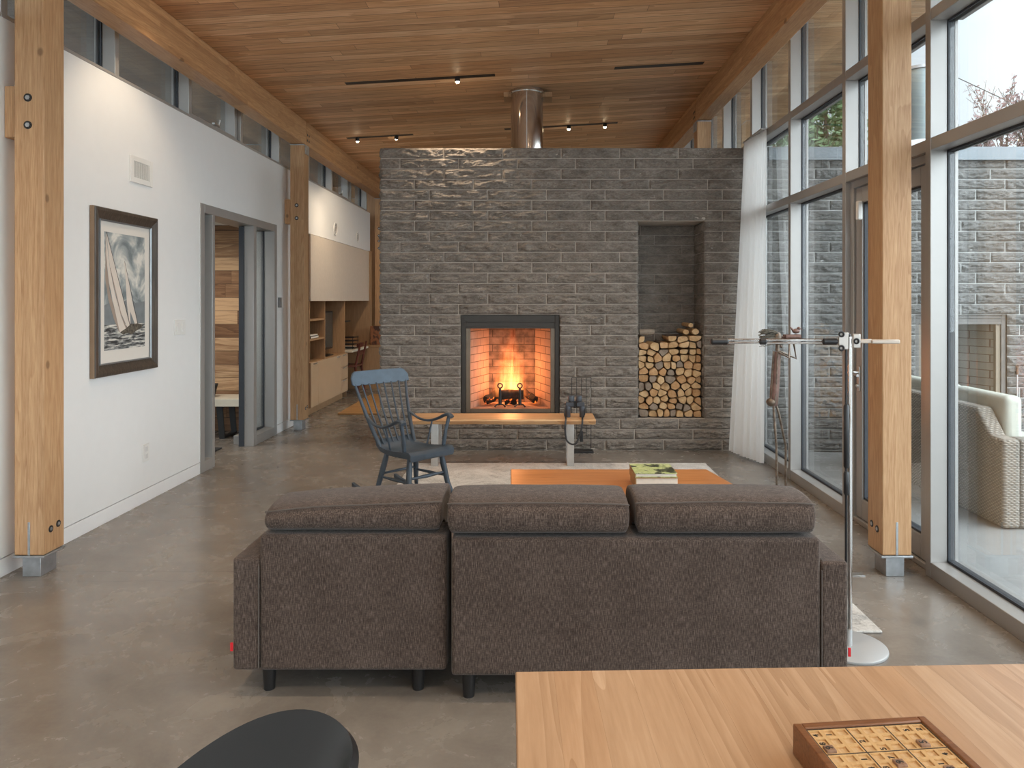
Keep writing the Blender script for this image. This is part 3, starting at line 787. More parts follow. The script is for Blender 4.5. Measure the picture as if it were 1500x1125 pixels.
for r_, lst in lastrow.items():
    for k, cell in enumerate(lst):
        area = abs(sum(cell[i-1][0]*cell[i][1]-cell[i][0]*cell[i-1][1] for i in range(len(cell))))/2
        grey = rnd.random() < .16; size = 'large' if area > .0062 else ('small' if area < .0036 else 'middling')
        pos = 'last' if k == len(lst)-1 else ORD[k]
        lab = '%s %ssplit log, %s from the left in course %d up from the niche floor' % (size, 'grey ' if grey else 'tan ', pos, r_+1)
        if k == len(lst)-1: lab = lab.replace('last from the left', 'rightmost')
        add_log(smooth_poly(cell, rnd), WY+.03+rnd.uniform(0, .045), WY+.40, lab, LM[2] if grey else LM[rnd.randrange(2)], rnd.random() < .5)
# a few loose ones on top at the right, as in a slumped heap
zt = ztop+.002
for cx, cz, r0, lab in ((1.455, zt+.034, .036, 'tan split log perched on the pile top, left of the loose right pair'), (1.545, zt+.036, .038, 'large tan split log on the pile top against the right niche side'), (1.50, zt+.098, .030, 'topmost small tan log of the firewood pile')):
    n = 7; poly = [(cx+r0*1.15*math.cos(2*PI*i/n+.3)*rnd.uniform(.85, 1.05), cz+r0*math.sin(2*PI*i/n+.3)*rnd.uniform(.85, 1.0)) for i in range(n)]
    add_log(smooth_poly(poly, rnd), WY+.04, WY+.38, lab, LM[0], False)
for cx, lab in ((1.045, 'long weathered log lying flat on the pile top at the left'),):
    r0 = .028
    tag(MB().tube([(cx-.03, WY+.10, zt+.03), (cx+.06, WY+.10, zt+.031), (cx+.11, WY+.12, zt+.033)], [.027, .029, .025], 9).build('firewood_log', [LM[2]], smooth=True, origin=(cx, WY+.1, zt)), lab, 'log', 'split firewood stacked in the stone niche')

# ------------------------------------------------------------------ ceiling slots with spot lamps
def spot(p, tgt, power, size=95, blend=.7, col=(1.0, .80, .58), soft=.035):
    o = light('SPOT', 'spot_beam', p, power, col, spot_size=math.radians(size), spot_blend=blend, shadow_soft_size=soft)
    o.rotation_euler = (Vector(tgt)-Vector(p)).to_track_quat('-Z', 'Y').to_euler(); return o
def track(x0, x1, y, lamps, label):
    r = thing('track_light', label, 'track light', ((x0+x1)/2, y, roofz((x0+x1)/2)))
    w = .038
    def zz(x): return roofz(x)-.0015
    MB().add([(x0, y-w, zz(x0)+.02), (x1, y-w, zz(x1)+.02), (x1, y+w, zz(x1)+.02), (x0, y+w, zz(x0)+.02), (x0, y-w, zz(x0)), (x1, y-w, zz(x1)), (x1, y+w, zz(x1)), (x0, y+w, zz(x0))],
             [(0, 1, 2, 3), (7, 6, 5, 4), (0, 4, 5, 1), (3, 2, 6, 7), (0, 3, 7, 4), (1, 5, 6, 2)]).build('slot', M['black'], r)
    for x, tgt, pw in lamps:
        z = zz(x); d = (Vector(tgt)-Vector((x, y, z))).normalized(); p = Vector((x, y, z-.014))
        h = MB().tube([p-d*.028, p+d*.028], [.020, .026], 14).build('lamp_head', M['black'], r, smooth=True)
        b = MB().sphere(p+d*.026, .0185, 12, 8).build('bulb', M['bulb'], h, smooth=True)
        spot(p+d*.055, tgt, pw)
SP = 55
track(-1.752, -.361, 6.855, [(-.71, (-.70, 6.93, 0.6), SP*1.2)], 'black ceiling slot with one lit spot, left of the chimney pipe')
track(.75, 1.58, 6.857, [], 'empty black ceiling slot right of the chimney pipe')
track(-2.29, -1.478, 9.03, [(-2.16, (-2.3, 9.3, .5), SP*.8), (-1.68, (-2.5, 10.6, 1.0), SP*1.5)], 'black ceiling slot with two spots above the desk corner, far left')
track(-.36, 1.026, 9.03, [(.43, (.2, 9.3, 0), SP), (.87, (1.0, 9.4, 0), SP)], 'black ceiling slot with two lit spots behind the chimney pipe')
for y in (4.69, 2.52, .35, -1.82):
    track(-2.2, -.9, y, [(-2.05, (-2.73, y+.25, 1.6 if y > 4 else 1.0), SP*.55), (-1.15, (-1.3, y+.2, 0), SP)], None)
    track(.3, 1.6, y, [(.45, (.3, y+.9, .3), SP), (1.3, (1.3, y+.2, 0), SP)], None)
for o in bpy.data.objects:
    if o.name.startswith('track_light') and 'label' not in o:
        yy = o.location.y; o['category'] = 'track light'
        o['label'] = '%s ceiling slot with two spots %s' % ('left' if o.location.x < 0 else 'right', {4.69: 'above the sofa and picture', 2.52: 'above the space before the sofa back', .35: 'above the dining table', -1.82: 'behind the dining table'}[round(yy, 2)])
# ================================================================== SOFA
M['sofa'] = fabric('charcoal_brown_weave', (.034, .024, .019), (.078, .056, .046), (.18, .138, .117))
M['piping'] = plain('sofa_piping', (.10, .082, .072), .9)
M['leg_black'] = plain('black_sofa_leg', (.012, .011, .011), .4)
M['red'] = plain('red_tag', (.60, .01, .02), .6)
def sofa(label, x0, x1, yb, arm, legs, seats):
    r = thing('sofa', label, 'sofa', ((x0+x1)/2, yb+.4, 0), 0, 'sofa modules')
    zb, zp, za = .093, .580, .497; aw = .097
    px0 = x0+aw if arm < 0 else x0; px1 = x1-aw if arm > 0 else x1
    MB().box(px0, yb, zb, px1, yb+.17, zp).build('back', M['sofa'], r, bevel=.014, seg=3)
    ax0, ax1 = (x0, x0+aw) if arm < 0 else (x1-aw, x1)
    a = MB().box(ax0, yb+.002, zb, ax1, yb+.90, za).build('armrest', M['sofa'], r, bevel=.012, seg=3)
    sx = ax1-.003 if arm < 0 else ax0+.003
    MB().tube([(sx, yb+.001, zb+.01), (sx, yb+.001, za-.03)], .0022, 6).build('piping', M['piping'], a)
    ox = ax0 if arm < 0 else ax1
    MB().box(ox-.006 if arm < 0 else ox-.002, yb-.003, .165, ox+.003 if arm < 0 else ox+.007, yb+.001, .195).build('tag', M['red'], a, label='small red label tag')
    MB().box(px0, yb+.17, zb, px1, yb+.90, .29).build('base', M['sofa'], r, bevel=.015)
    w = (px1-px0)/seats
    for i in range(seats): MB().box(px0+i*w+.004, yb+.172, .292, px0+(i+1)*w-.004, yb+.93, .40).build('seat_cushion', M['sofa'], r, bevel=.03, seg=3)
    for lx, ly in legs: MB().lathe([(.020, .0125 if ly > 3 else 0), (.026, .094)], (lx, ly, 0), 18).build('leg', M['leg_black'], r, smooth=True)
    return r
sofa('left sofa module of brown-grey weave with one arm, seen from behind', -1.080, -.312, 2.640, -1, [(-.968, 2.70), (-.423, 2.70), (-.968, 3.45), (-.423, 3.45)], 1)
sofa('wide right sofa module of brown-grey weave behind the dining table', -.292, 1.110, 2.600, 1, [(-.234, 2.650), (1.04, 2.650), (-.234, 3.42), (1.04, 3.42)], 2)
def back_cushion(x0, x1, yo, lab, tilt=0, seed=0):
    prof = [(2.664, .583), (2.648, .622), (2.648, .672), (2.666, .704), (2.78, .713), (2.89, .710), (2.962, .690), (2.985, .63), (2.985, .50), (2.955, .425), (2.87, .412), (2.856, .45), (2.856, .604), (2.75, .594)]
    cy = sum(p[0] for p in prof)/len(prof); cz = sum(p[1] for p in prof)/len(prof)
    ts = [0, .012, .035, .08] + [.08+.84*i/14 for i in range(1, 14)] + [.92, .965, .988, 1]
    sc = {0: .90, .012: .97, .035: .995, .988: .97, .965: .995, 1: .90}
    vs = []; fs = []; n = len(prof); ref = []
    for t_ in ts:
        x = x0+(x1-x0)*t_; s = sc.get(t_, 1.0)
        for k, (y, z) in enumerate(prof):
            puff = .005*math.sin(PI*t_)*(1 if 3 <= k <= 6 else 0) + .005*noise.noise(Vector((x*6+seed, y*5, z*5)))
            dz = tilt*(x1-x)/(x1-x0)*(0 if not 2 <= k <= 7 else 1 if z > .64 else (.6 if z > .60 else .0))
            xs = x + (.014*(1-2*t_)*(abs(z-.66)/.1 if z < .66 else .4) if t_ in (0, 1) else 0) + (.012*(1-2*t_) if z < .60 else 0)
            q = (xs, cy+(y-cy)*s+yo, max(cz+(z-cz)*s+puff+dz, (.584, .590, .598)[(0, 13, 12).index(k)] if k in (0, 13, 12) else .412)); vs.append(q)
            if k == 3: ref.append(q)
    for i in range(len(ts)-1):
        for k in range(n): fs.append((i*n+k, i*n+(k+1) % n, (i+1)*n+(k+1) % n, (i+1)*n+k))
    fs += [tuple(range(n))[::-1], tuple((len(ts)-1)*n+k for k in range(n))]
    r = thing('back_cushion', lab, 'cushion', ((x0+x1)/2, cy+yo, .412), 0, 'loose back cushions of the sofa')
    MB().add(vs, fs).build('cushion_body', M['sofa'], r, smooth=True, sub=1)
    MB().tube([(x, y-.004, z-.006) for x, y, z in ref[1:-1]], .0032, 6).build('piping', M['piping'], r, smooth=True)
back_cushion(-.975, -.324, -.012, 'leftmost brown-grey sofa back cushion, sagging to the left', -.036, 3)
back_cushion(-.314, .346, -.052, 'middle brown-grey sofa back cushion between two others', 0, 11)
back_cushion(.354, 1.005, -.052, 'rightmost brown-grey sofa back cushion beside the floor lamp', .004, 19)
# ================================================================== RUG, COFFEE TABLE, BOOKS
t = NT('distressed_rug'); v = t.coords()
n1 = t.noise(v, 3, 5, .7, 1.5); n2 = t.noise(v, 70, 3, .7)
s = t.sep(v); wv = t.math('SINE', t.math('MULTIPLY', s[0], 60)); wy = t.math('SINE', t.math('MULTIPLY', s[1], 46))
f = t.math('ADD', t.math('MULTIPLY', n1, .55), t.math('ADD', t.math('MULTIPLY', n2, .4), t.math('MULTIPLY', t.math('MULTIPLY', wv, wy), .012)))
M['rug'] = t.done(t.ramp(f, [(.32, (.25, .235, .22)), (.48, (.52, .495, .465)), (.65, (.68, .66, .63))]), .95, bump=t.bump(n2, .5, .004), spec=.1)
tag(MB().box(-1.05, 3.14, .001, 1.485, 6.39, .012).build('rug', M['rug'], bevel=.004, origin=(.2, 4.8, 0)), 'pale grey distressed rug under the coffee table and sofa', 'rug')

M['cherry'] = wood('cherry_top', (.30, .105, .030), (.46, .185, .062), (.55, .25, .10), 'x', 1, 0, .32, tone=.1, figure=.35)
ct = thing('coffee_table', 'low orange-brown wooden coffee table on the pale rug', 'coffee table', (.45, 4.05, .012))
MB().prism([(-.118, 3.74), (1.135, 3.74), (1.0236, 4.37), (-.1376, 4.37)], 'z', .385, .42).build('tabletop', M['cherry'], ct, bevel=.005)
for x, y in ((-.06, 3.80), (1.05, 3.80), (.95, 4.30), (-.07, 4.30)): MB().tube([(x, y, .012), (x, y, .386)], [.018, .024], 14).build('leg', M['cherry'], ct, smooth=True)
M['paper'] = plain('book_pages', (.74, .70, .62), .8, var=.05, scale=60)
M['cover_tan'] = plain('tan_cover', (.34, .22, .10), .5); M['cover_blue'] = plain('pale_cover', (.62, .66, .70), .5)
t = NT('green_cover_photo'); v = t.coords(); n1 = t.noise(v, 16, 4, .6); n2 = t.noise(v, 40, 3, .6)
M['cover_green'] = t.done(t.mix(t.ramp(n1, [(.52, 0), (.58, 1)]), t.ramp(n2, [(.3, (.30, .38, .12)), (.7, (.62, .66, .36))]), (.035, .045, .03)), .35)
def book(x0, x1, y0, y1, z0, z1, cover, lab, spine_mat, edge):
    r = thing('book', lab, 'book', ((x0+x1)/2, (y0+y1)/2, z0), 0, 'books stacked on the coffee table')
    c = .0028
    MB().box(x0+.006, y0+.004, z0+c, x1-.004, y1-.004, z1-c).build('pages', M['paper'], r, bevel=.001)
    MB().box(x0+.0005, y0, z0, x1, y1, z0+c).box(x0, y0, z1-c, x1, y1, z1).build('cover', cover, r, bevel=.0006)
    MB().box(x0, y0, z0+c, x0+.006, y1, z1-c).build('spine', spine_mat, r, bevel=.0006)
    return r
book(.535, .752, 3.868, 4.090, .4205, .456, M['cover_blue'], 'lowest pale book of the stack on the coffee table', M['cover_tan'], 0)
book(.530, .756, 3.852, 4.086, .4565, .492, M['cover_tan'], 'middle book with tan cover in the coffee table stack', M['cover_tan'], 0)
book(.530, .752, 3.862, 4.092, .4925, .514, M['cover_green'], 'topmost book with green leafy cover on the coffee table', M['cover_tan'], 0)

# ================================================================== BENCH, BINOCULARS
M['liveedge'] = wood('live_edge_slab', (.36, .17, .065), (.56, .33, .165), (.68, .45, .25), 'x', 1, 0, .45, tone=.1, figure=.7)
bn = thing('bench', 'live-edge wooden bench on flat steel legs before the fireplace', 'bench', (-.27, 6.38, .012))
xs = [-1.056+1.578*i/40 for i in range(41)]; vs = []; fs = []
for i, x in enumerate(xs):
    e = .018*noise.noise(Vector((x*3, 2, 1)))+.008*noise.noise(Vector((x*11, 5, 1))); e2 = .018*noise.noise(Vector((x*3, 8, 4)))
    for y, z in ((6.205+e, .404), (6.215+e, .417), (6.555+e2, .417), (6.565+e2, .404), (6.545+e2, .371), (6.235+e*1.5, .371)): vs.append((x, y, z))
for i in range(40):
    for k in range(6): fs.append((i*6+k, i*6+(k+1) % 6, (i+1)*6+(k+1) % 6, (i+1)*6+k))
fs += [tuple(range(6))[::-1], tuple(40*6+k for k in range(6))]
MB().add(vs, fs).build('seat_slab', M['liveedge'], bn, bevel=.004)
for x0 in (-.875, .282):
    MB().box(x0, 6.27, .012, x0+.06, 6.285, .371).box(x0, 6.49, .012, x0+.06, 6.505, .371).box(x0, 6.285, .012, x0+.06, 6.49, .026).box(x0, 6.285, .357, x0+.06, 6.49, .371).build('leg', M['stainless'], bn, bevel=.002)
M['bino'] = plain('rubber_black', (.050, .056, .070), .38)
bi = thing('binoculars', 'black binoculars standing on end on the right of the bench', 'binoculars', (.345, 6.33, .418))
for s in (-1, 1):
    x = .353+s*.060; x2 = .353+s*.033
    MB().lathe([(.020, 0), (.022, .004), (.021, .05), (.025, .06), (.025, .085), (.020, .10)], (x, 6.33, .418), 18).build('barrel', M['bino'], bi, smooth=True)
    MB().box(min(x, x2)-.021, 6.308, .510, max(x, x2)+.021, 6.352, .548).lathe([(.024, 0), (.027, .010), (.026, .05), (.023, .055)], (x2, 6.33, .5485), 16).build('eyepiece', M['bino'], bi, bevel=.008, seg=3)
MB().tube([(.353, 6.33, .495), (.353, 6.33, .555)], .011, 12).box(.322, 6.322, .505, .384, 6.338, .535).build('hinge', M['black'], bi)
st = catmull([(.270, 6.33, .50), (.262, 6.27, .45), (.270, 6.215, .428), (.266, 6.185, .40), (.262, 6.18, .33), (.275, 6.18, .25), (.315, 6.18, .215), (.355, 6.18, .225), (.385, 6.18, .29), (.402, 6.18, .36), (.408, 6.19, .41), (.410, 6.225, .430), (.430, 6.28, .45), (.438, 6.33, .50)], 5)
MB().tube(st, .0075, 8, flat=.3, up=(0, 1, 0)).build('strap', M['blackplastic'], bi, smooth=True)

# ================================================================== ROCKING CHAIR (local x forward, y to its left)
M['bluepaint'] = plain('slate_blue_paint', (.040, .056, .076), .42, var=.18, scale=18)
M['bluepaint2'] = plain('slate_blue_crest', (.062, .095, .135), .45, var=.18, scale=18)
rc = thing('rocking_chair', 'slate blue spindle-back rocking chair turned to the right beside the rug', 'rocking chair', (-.828, 5.115, .0125), math.radians(-42.5))
B = M['bluepaint']
# seat: rolled front, curled rear
prof = [(-.235, .432), (-.215, .410), (-.18, .388), (-.10, .377), (0, .379), (.10, .390), (.155, .398), (.19, .396), (.21, .380), (.208, .352)]
und = [(-.245, .425), (-.235, .392), (-.19, .358), (-.10, .345), (0, .346), (.10, .352), (.15, .355), (.17, .352), (.18, .350), (.195, .340)]
N = 14; vs = []; fs = []
for i, ((x, z), (xu, zu)) in enumerate(zip(prof, und)):
    hw = .160+.030*smoothstep(-.22, .2, x)
    for j in range(N+1):
        s_ = -1+2*j/N; dip = .010*(1-s_*s_)*(1 if -.18 < x < .12 else 0); fr = -.012*s_*s_ if x > .1 else 0
        vs.append((x+fr, s_*hw, z-dip+.004*(abs(s_) > .9)))
    for j in range(N+1): s_ = -1+2*j/N; vs.append((xu, s_*(hw-.008), zu))
W = N+1; K = len(prof)
for i in range(K-1):
    for j in range(N):
        a = i*2*W+j; b = (i+1)*2*W+j; fs.append((a, a+1, b+1, b)); a += W; b += W; fs.append((a, b, b+1, a+1))
    for j in (0, N): fs.append((i*2*W+j, (i+1)*2*W+j, (i+1)*2*W+W+j, i*2*W+W+j))
for i in (0, K-1):
    for j in range(N): fs.append((i*2*W+j, i*2*W+j+1, i*2*W+W+j+1, i*2*W+W+j))
MB().add(vs, fs).build('seat', B, rc, local=True, smooth=True)
# crest
NP = 22; cr = []
def crest_pt(s_, t_):            # s -1..1 along, t 0..1 up
    y = s_*.248; bow = -.030*(1-s_*s_)
    return (-.372-.035*t_+bow, y, .800+.100*t_)
vs = []; fs = []
for i in range(NP+1):
    s_ = -1+2*i/NP; top = 1.0-.45*max(0, (abs(s_)-.86)/.14)**1.3; bot = .0+.10*max(0, (abs(s_)-.9)/.1)
    if .60 < abs(s_) < .72: bot = .10
    for d in (0, .018):
        for t_ in (bot, (bot+top)/2, top):
            p = crest_pt(s_, t_); vs.append((p[0]-d, p[1], p[2]))
for i in range(NP):
    a, b = i*6, (i+1)*6
    fs += [(a, a+1, b+1, b), (a+1, a+2, b+2, b+1), (a+3, b+3, b+4, a+4), (a+4, b+4, b+5, a+5), (a+2, a+5, b+5, b+2), (a, b, b+3, a+3)]
fs += [(0, 3, 4, 1), (1, 4, 5, 2), (NP*6, NP*6+1, NP*6+4, NP*6+3), (NP*6+1, NP*6+2, NP*6+5, NP*6+4)]
MB().add(vs, fs).build('crest_rail', M['bluepaint2'], rc, local=True, bevel=.004)
def bp(y, t_, post=False):
    """point on the leaning back plane, t 0 at the seat, 1 at the crest"""
    x = -.185-.205*t_-.015*math.sin(PI*t_); z = .380+.435*t_; yy = y*(1+.50*t_)
    return (x-.012*(1-(y/.15)**2), yy, z)
for s_ in (-1, 1):
    MB().tube([bp(s_*.148, t_) for t_ in (0, .15, .3, .5, .8, .99)], [.011, .015, .015, .014, .011, .009], 10).build('back_post', B, rc, local=True, smooth=True)
for i in range(6):
    y = -.108+.216*i/5
    MB().tube([bp(y, t_) for t_ in (0, .25, .5, .75, .99)], [.0065, .0075, .007, .006, .0055], 8).build('spindle', B, rc, local=True, smooth=True)
for s_ in (-1, 1):
    ap = catmull([(-.285, s_*.185, .585), (-.20, s_*.195, .548), (-.10, s_*.202, .540), (.0, s_*.207, .565), (.08, s_*.209, .598), (.125, s_*.209, .604), (.15, s_*.209, .590)], 5)
    MB().tube(ap, [.012+.010*smoothstep(0, 1, i/(len(ap)-1)) for i in range(len(ap))], 12, flat=.62, up=(0, 0, 1)).build('armrest', B, rc, local=True, smooth=True)
    MB().tube([(.108, s_*.170, .392), (.112, s_*.178, .45), (.116, s_*.186, .50), (.12, s_*.201, .56), (.122, s_*.206, .595)], [.013, .015, .011, .014, .010], 10).build('arm_post', B, rc, local=True, smooth=True)
    MB().tube([(-.06, s_*.160, .383), (-.055, s_*.203, .545)], [.0065, .006], 8).build('arm_spindle', B, rc, local=True, smooth=True)
    # legs and rocker
    fb = (.185, s_*.195, .052); rbk = (-.205, s_*.18, .055)
    MB().tube([(.12, s_*.135, .360), (.132, s_*.148, .27), (.152, s_*.170, .14), fb], [.016, .021, .018, .012], 12).build('leg', B, rc, local=True, smooth=True)
    MB().tube([(-.145, s_*.125, .355), (-.160, s_*.138, .27), (-.188, s_*.162, .14), rbk], [.016, .021, .018, .012], 12).build('leg', B, rc, local=True, smooth=True)
    m = MB(); pts = []
    R = 1.45
    for i in range(25):
        x = -.47+.83*i/24; z = .001 + (R-math.sqrt(R*R-(x+.02)**2)); pts.append((x, z))
    poly = pts + [(x, z+.042*(1-.35*abs(x+.06)/.5)) for x, z in reversed(pts)]
    m.prism(poly, 'y', s_*.185-.012, s_*.185+.012).build('rocker', B, rc, local=True, bevel=.004)
    MB().tube([(.143, s_*.162, .19), (-.02, s_*.158, .187), (-.178, s_*.153, .185)], [.007, .011, .007], 10).build('stretcher', B, rc, local=True, smooth=True)
MB().tube([(.139, -.156, .215), (.139, 0, .213), (.139, .156, .215)], [.007, .013, .007], 10).build('stretcher', B, rc, local=True, smooth=True)
MB().tube([(-.174, -.149, .205), (-.174, 0, .205), (-.174, .149, .205)], [.007, .010, .007], 10).build('stretcher', B, rc, local=True, smooth=True)

# ================================================================== FLOOR LAMP
M['satin'] = plain('satin_nickel', (.50, .46, .42), .45, .7)
lp = thing('floor_lamp', 'slim chrome floor lamp with horizontal arm right of the sofa', 'floor lamp', (1.287, 3.015, 0))
px, py = 1.287, 3.015
MB().lathe([(.148, 0), (.150, .004), (.149, .010), (.143, .013)], (px, py, .0), 56).lathe([(.014, 0), (.014, .065)], (px, py, .012), 20).build('base', plain('satin_disc', (.46, .46, .46), .38, .3, var=.01), lp, smooth=True)
MB().tube([(px+.006, py, .06), (px+.006, py, 1.272)], .0085, 14).build('pole', M['chrome'], lp, smooth=True)
MB().tube([(px-.010, py, .06), (px-.010, py, 1.275)], .0055, 10).build('cable_rod', M['blackplastic'], lp, smooth=True)
for z0, z1 in ((.735, .995), (.625, .722)): MB().tube([(px-.011, py-.004, z0), (px-.011, py-.004, z0+.008), (px-.011, py-.004, z1-.008), (px-.011, py-.004, z1)], [.007, .011, .011, .007], 14).build('grip', M['blackplastic'], lp, smooth=True)
za = 1.252
MB().tube([(.735, py, za+.006), (px-.03, py, za+.006)], .0055, 10).tube([(.735, py, za-.006), (px-.03, py, za-.006)], .0048, 10).build('arm', M['chrome'], lp, smooth=True)
for a, b in ((.722, .795), (.92, .952), (1.178, px-.045)): MB().tube([(a, py-.001, za), (a+.006, py-.001, za), (b-.006, py-.001, za), (b, py-.001, za)], [.008, .0135, .0135, .008], 14).build('arm_sleeve', M['blackplastic'], lp, smooth=True)
j = MB().box(px-.045, py-.012, za-.032, px-.004, py-.006, za+.038).box(px+.014, py-.012, za-.026, px+.045, py-.006, za+.032).build('joint_plate', M['satin'], lp, bevel=.004)
for x, z in ((px-.035, za+.030), (px-.035, za-.026), (px+.026, za+.002)):
    MB().torus((x, py-.016, z), .009, .004).build('joint_screw', M['black'], j, smooth=True)
MB().lathe([(.010, 0), (.012, .004), (.008, .012)], (px-.002, py, 1.272), 14).build('pole_cap', M['blackplastic'], lp, smooth=True)
m = MB(); m.box(px+.045, py-.006, za-.008, px+.095, py+.002, za+.010)
m.box(px+.09, py-.014, za-.009, px+.205, py+.012, za+.008).build('lamp_head', plain('beige_lamp_bar', (.55, .47, .40), .35, .2, var=.02), lp, bevel=.004)
tag(MB().box(1.615, 3.79, .0, 1.705, 3.84, .004).build('floor_outlet', M['stainless'], bevel=.001, origin=(1.66, 3.815, 0)), 'small flat metal outlet cover in the floor left of the right column', 'outlet')

# ================================================================== METAL FIGURE WITH BINOCULARS AND BIRD
M['scrap'] = plain('rusty_scrap_metal', (.20, .155, .12), .45, .75, var=.55, scale=30)
M['scrap2'] = plain('brown_scrap_metal', (.20, .12, .10), .5, .6, var=.4, scale=20)
M['twine'] = plain('straw_wire', (.15, .13, .10), .6, .4, var=.5, scale=60)
fg = thing('bird_watcher_sculpture', 'thin scrap-metal figure with wire hair looking through binoculars by the curtain', 'sculpture', (1.75, 5.3, 0))
S = 5.3/1080
def sp(x, y, d=0): return ((x-782)*S, 5.3+d, CH-(y-440)*S)
MB().tube([sp(1137.5, 515), sp(1136.5, 545), sp(1134.5, 575), sp(1133, 594)], [.026, .031, .032, .028], 10).build('torso', M['scrap2'], fg, smooth=True)
m = MB()
for dx in (-.024, .024): m.tube([(p[0]+dx, p[1]-.012, p[2]) for p in (sp(1137.5, 514), sp(1135, 560), sp(1133, 592))], .007, 8)
m.tube([(p[0], p[1]-.026, p[2]) for p in (sp(1137.5, 516), sp(1135.5, 560), sp(1133.5, 590))], .006, 8).build('torso_rod', M['scrap'], fg, smooth=True)
MB().sphere(sp(1130, 589), (.038, .035, .032), 14, 10).build('hip', M['scrap'], fg, smooth=True)
for a, kx, fx, d in ((1133, 1135.5, 1136, -.03), (1136.5, 1154.5, 1154.5, .05)):
    ground = 440+CH/S
    leg = MB().tube([sp(a, 592), sp(a+1 if kx < 1140 else 1141, 606), sp(kx, 655, d), (sp(fx, 655, d)[0], 5.3+d, .012)], .0085, 8).build('leg', M['scrap'], fg, smooth=True)
    x = sp(fx, 655, d)[0]; MB().box(x-.02, 5.3+d-.02, 0, x+.06, 5.3+d+.02, .014).build('foot', M['scrap'], leg, bevel=.004)
MB().tube([sp(1139, 514), sp(1139, 504)], .014, 8).build('neck', M['scrap'], fg, smooth=True)
hd = MB().sphere(sp(1139, 496), (.034, .032, .048), 14, 10).tube([sp(1143, 507), sp(1145.5, 508)], .010, 8).build('head', M['scrap'], fg, smooth=True)
rn = random.Random(4); m = MB()
for i in range(46):
    yy = rn.uniform(484, 496.5); L_ = rn.uniform(18, 27); dd = rn.uniform(-.03, .03)
    m.tube([sp(1138, 486+(yy-484)*.8, dd*.6), sp(1138-L_*.5, yy-1.5, dd), sp(1138-L_, yy+rn.uniform(-3.5, 3), dd*1.3)], .0032, 5)
for i in range(3): m.tube(catmull([sp(1133, 502), sp(1126-i*3, 506+i*.7), sp(1112+i*3, 507.5-i)], 4), .0018, 5)
m.build('wire_hair', M['twine'], hd)
q = MB()
for d in (-.02, .02): q.tube([sp(1142, 494, d*.8), sp(1149, 494, d*.8)], .006, 8).tube([sp(1149, 493.5, d), sp(1165, 493.5, d)], .018, 12).tube([sp(1165, 493.5, d), sp(1171, 493.5, d)], .020, 12)
q.build('field_glasses', M['scrap2'], fg, smooth=True)
for pts in (((1138, 515, -.025), (1152, 523.5, -.05), (1155, 504, -.025)), ((1142, 514, .025), (1170, 526, .05), (1164.5, 503, .025))):
    MB().tube([sp(*p) for p in pts], .008, 8).build('arm', M['scrap'], fg, smooth=True)
b = MB().sphere(sp(1166, 485), (.028, .016, .018), 14, 10).sphere(sp(1170, 481), (.013, .012, .012), 12, 8).tube([sp(1162, 484), sp(1157.5, 479)], [.010, .004], 8).tube([sp(1172, 481), sp(1175.5, 483.5)], [.005, .0015], 6)
b = b.build('bird', M['scrap2'], fg, smooth=True)
MB().tube([sp(1166, 488), sp(1166, 491)], .002, 6).build('bird_leg', M['scrap'], b)

# ================================================================== CURTAIN
t = NT('sheer_curtain'); p = t.n('BsdfDiffuse'); p.inputs[0].default_value = (.90, .88, .86, 1)
tl = t.n('BsdfTranslucent'); tl.inputs[0].default_value = (.90, .89, .88, 1); tr = t.n('BsdfTransparent')
m1 = t.n('MixShader'); m1.inputs[0].default_value = .55; t.l(p.outputs[0], m1.inputs[1]); t.l(tl.outputs[0], m1.inputs[2])
m2 = t.n('MixShader'); m2.inputs[0].default_value = .10; t.l(m1.outputs[0], m2.inputs[1]); t.l(tr.outputs[0], m2.inputs[2])
t.l(m2.outputs[0], t.out.inputs[0]); M['sheer'] = t.m
cu = thing('curtain', 'long white sheer curtain gathered at the right end of the stone wall', 'curtain', (1.98, 6.6, .02))
vs = []; fs = []; NU, NV = 150, 30; th = .0012
for side in (0, 1):
    for j in range(NV+1):
        tz = j/NV; z = .02 + 2.87*tz
        for i in range(NU+1):
            s_ = i/NU; fold = math.sin(s_*2*PI*11+.8*math.sin(s_*9))
            amp_ = .020+.022*(1-tz)**.7*(1 if True else 0)
            Y = 6.90-(.55+.02*(1-tz))*s_ + .010*math.sin(s_*40)*(1-tz)
            X = 1.972-.100*(1-tz)**1.2*(1-s_)**.8-.03*(1-tz)+.03*s_ + amp_*fold*(.5+.5*math.sin(PI*min(1, s_*1.2+.1)))
            vs.append((min(X, 2.018)-side*th, Y, z))
W = NU+1; H = (NU+1)*(NV+1)
for j in range(NV):
    for i in range(NU):
        a = j*W+i; fs.append((a, a+1, a+W+1, a+W))
MB().add(vs[:H], fs).build('sheer_panel', M['sheer'], cu, smooth=True, recalc=False)
MB().box(1.96, 6.36, 2.892, 2.02, 6.92, 2.905).build('curtain_rail', M['frame'], cu)
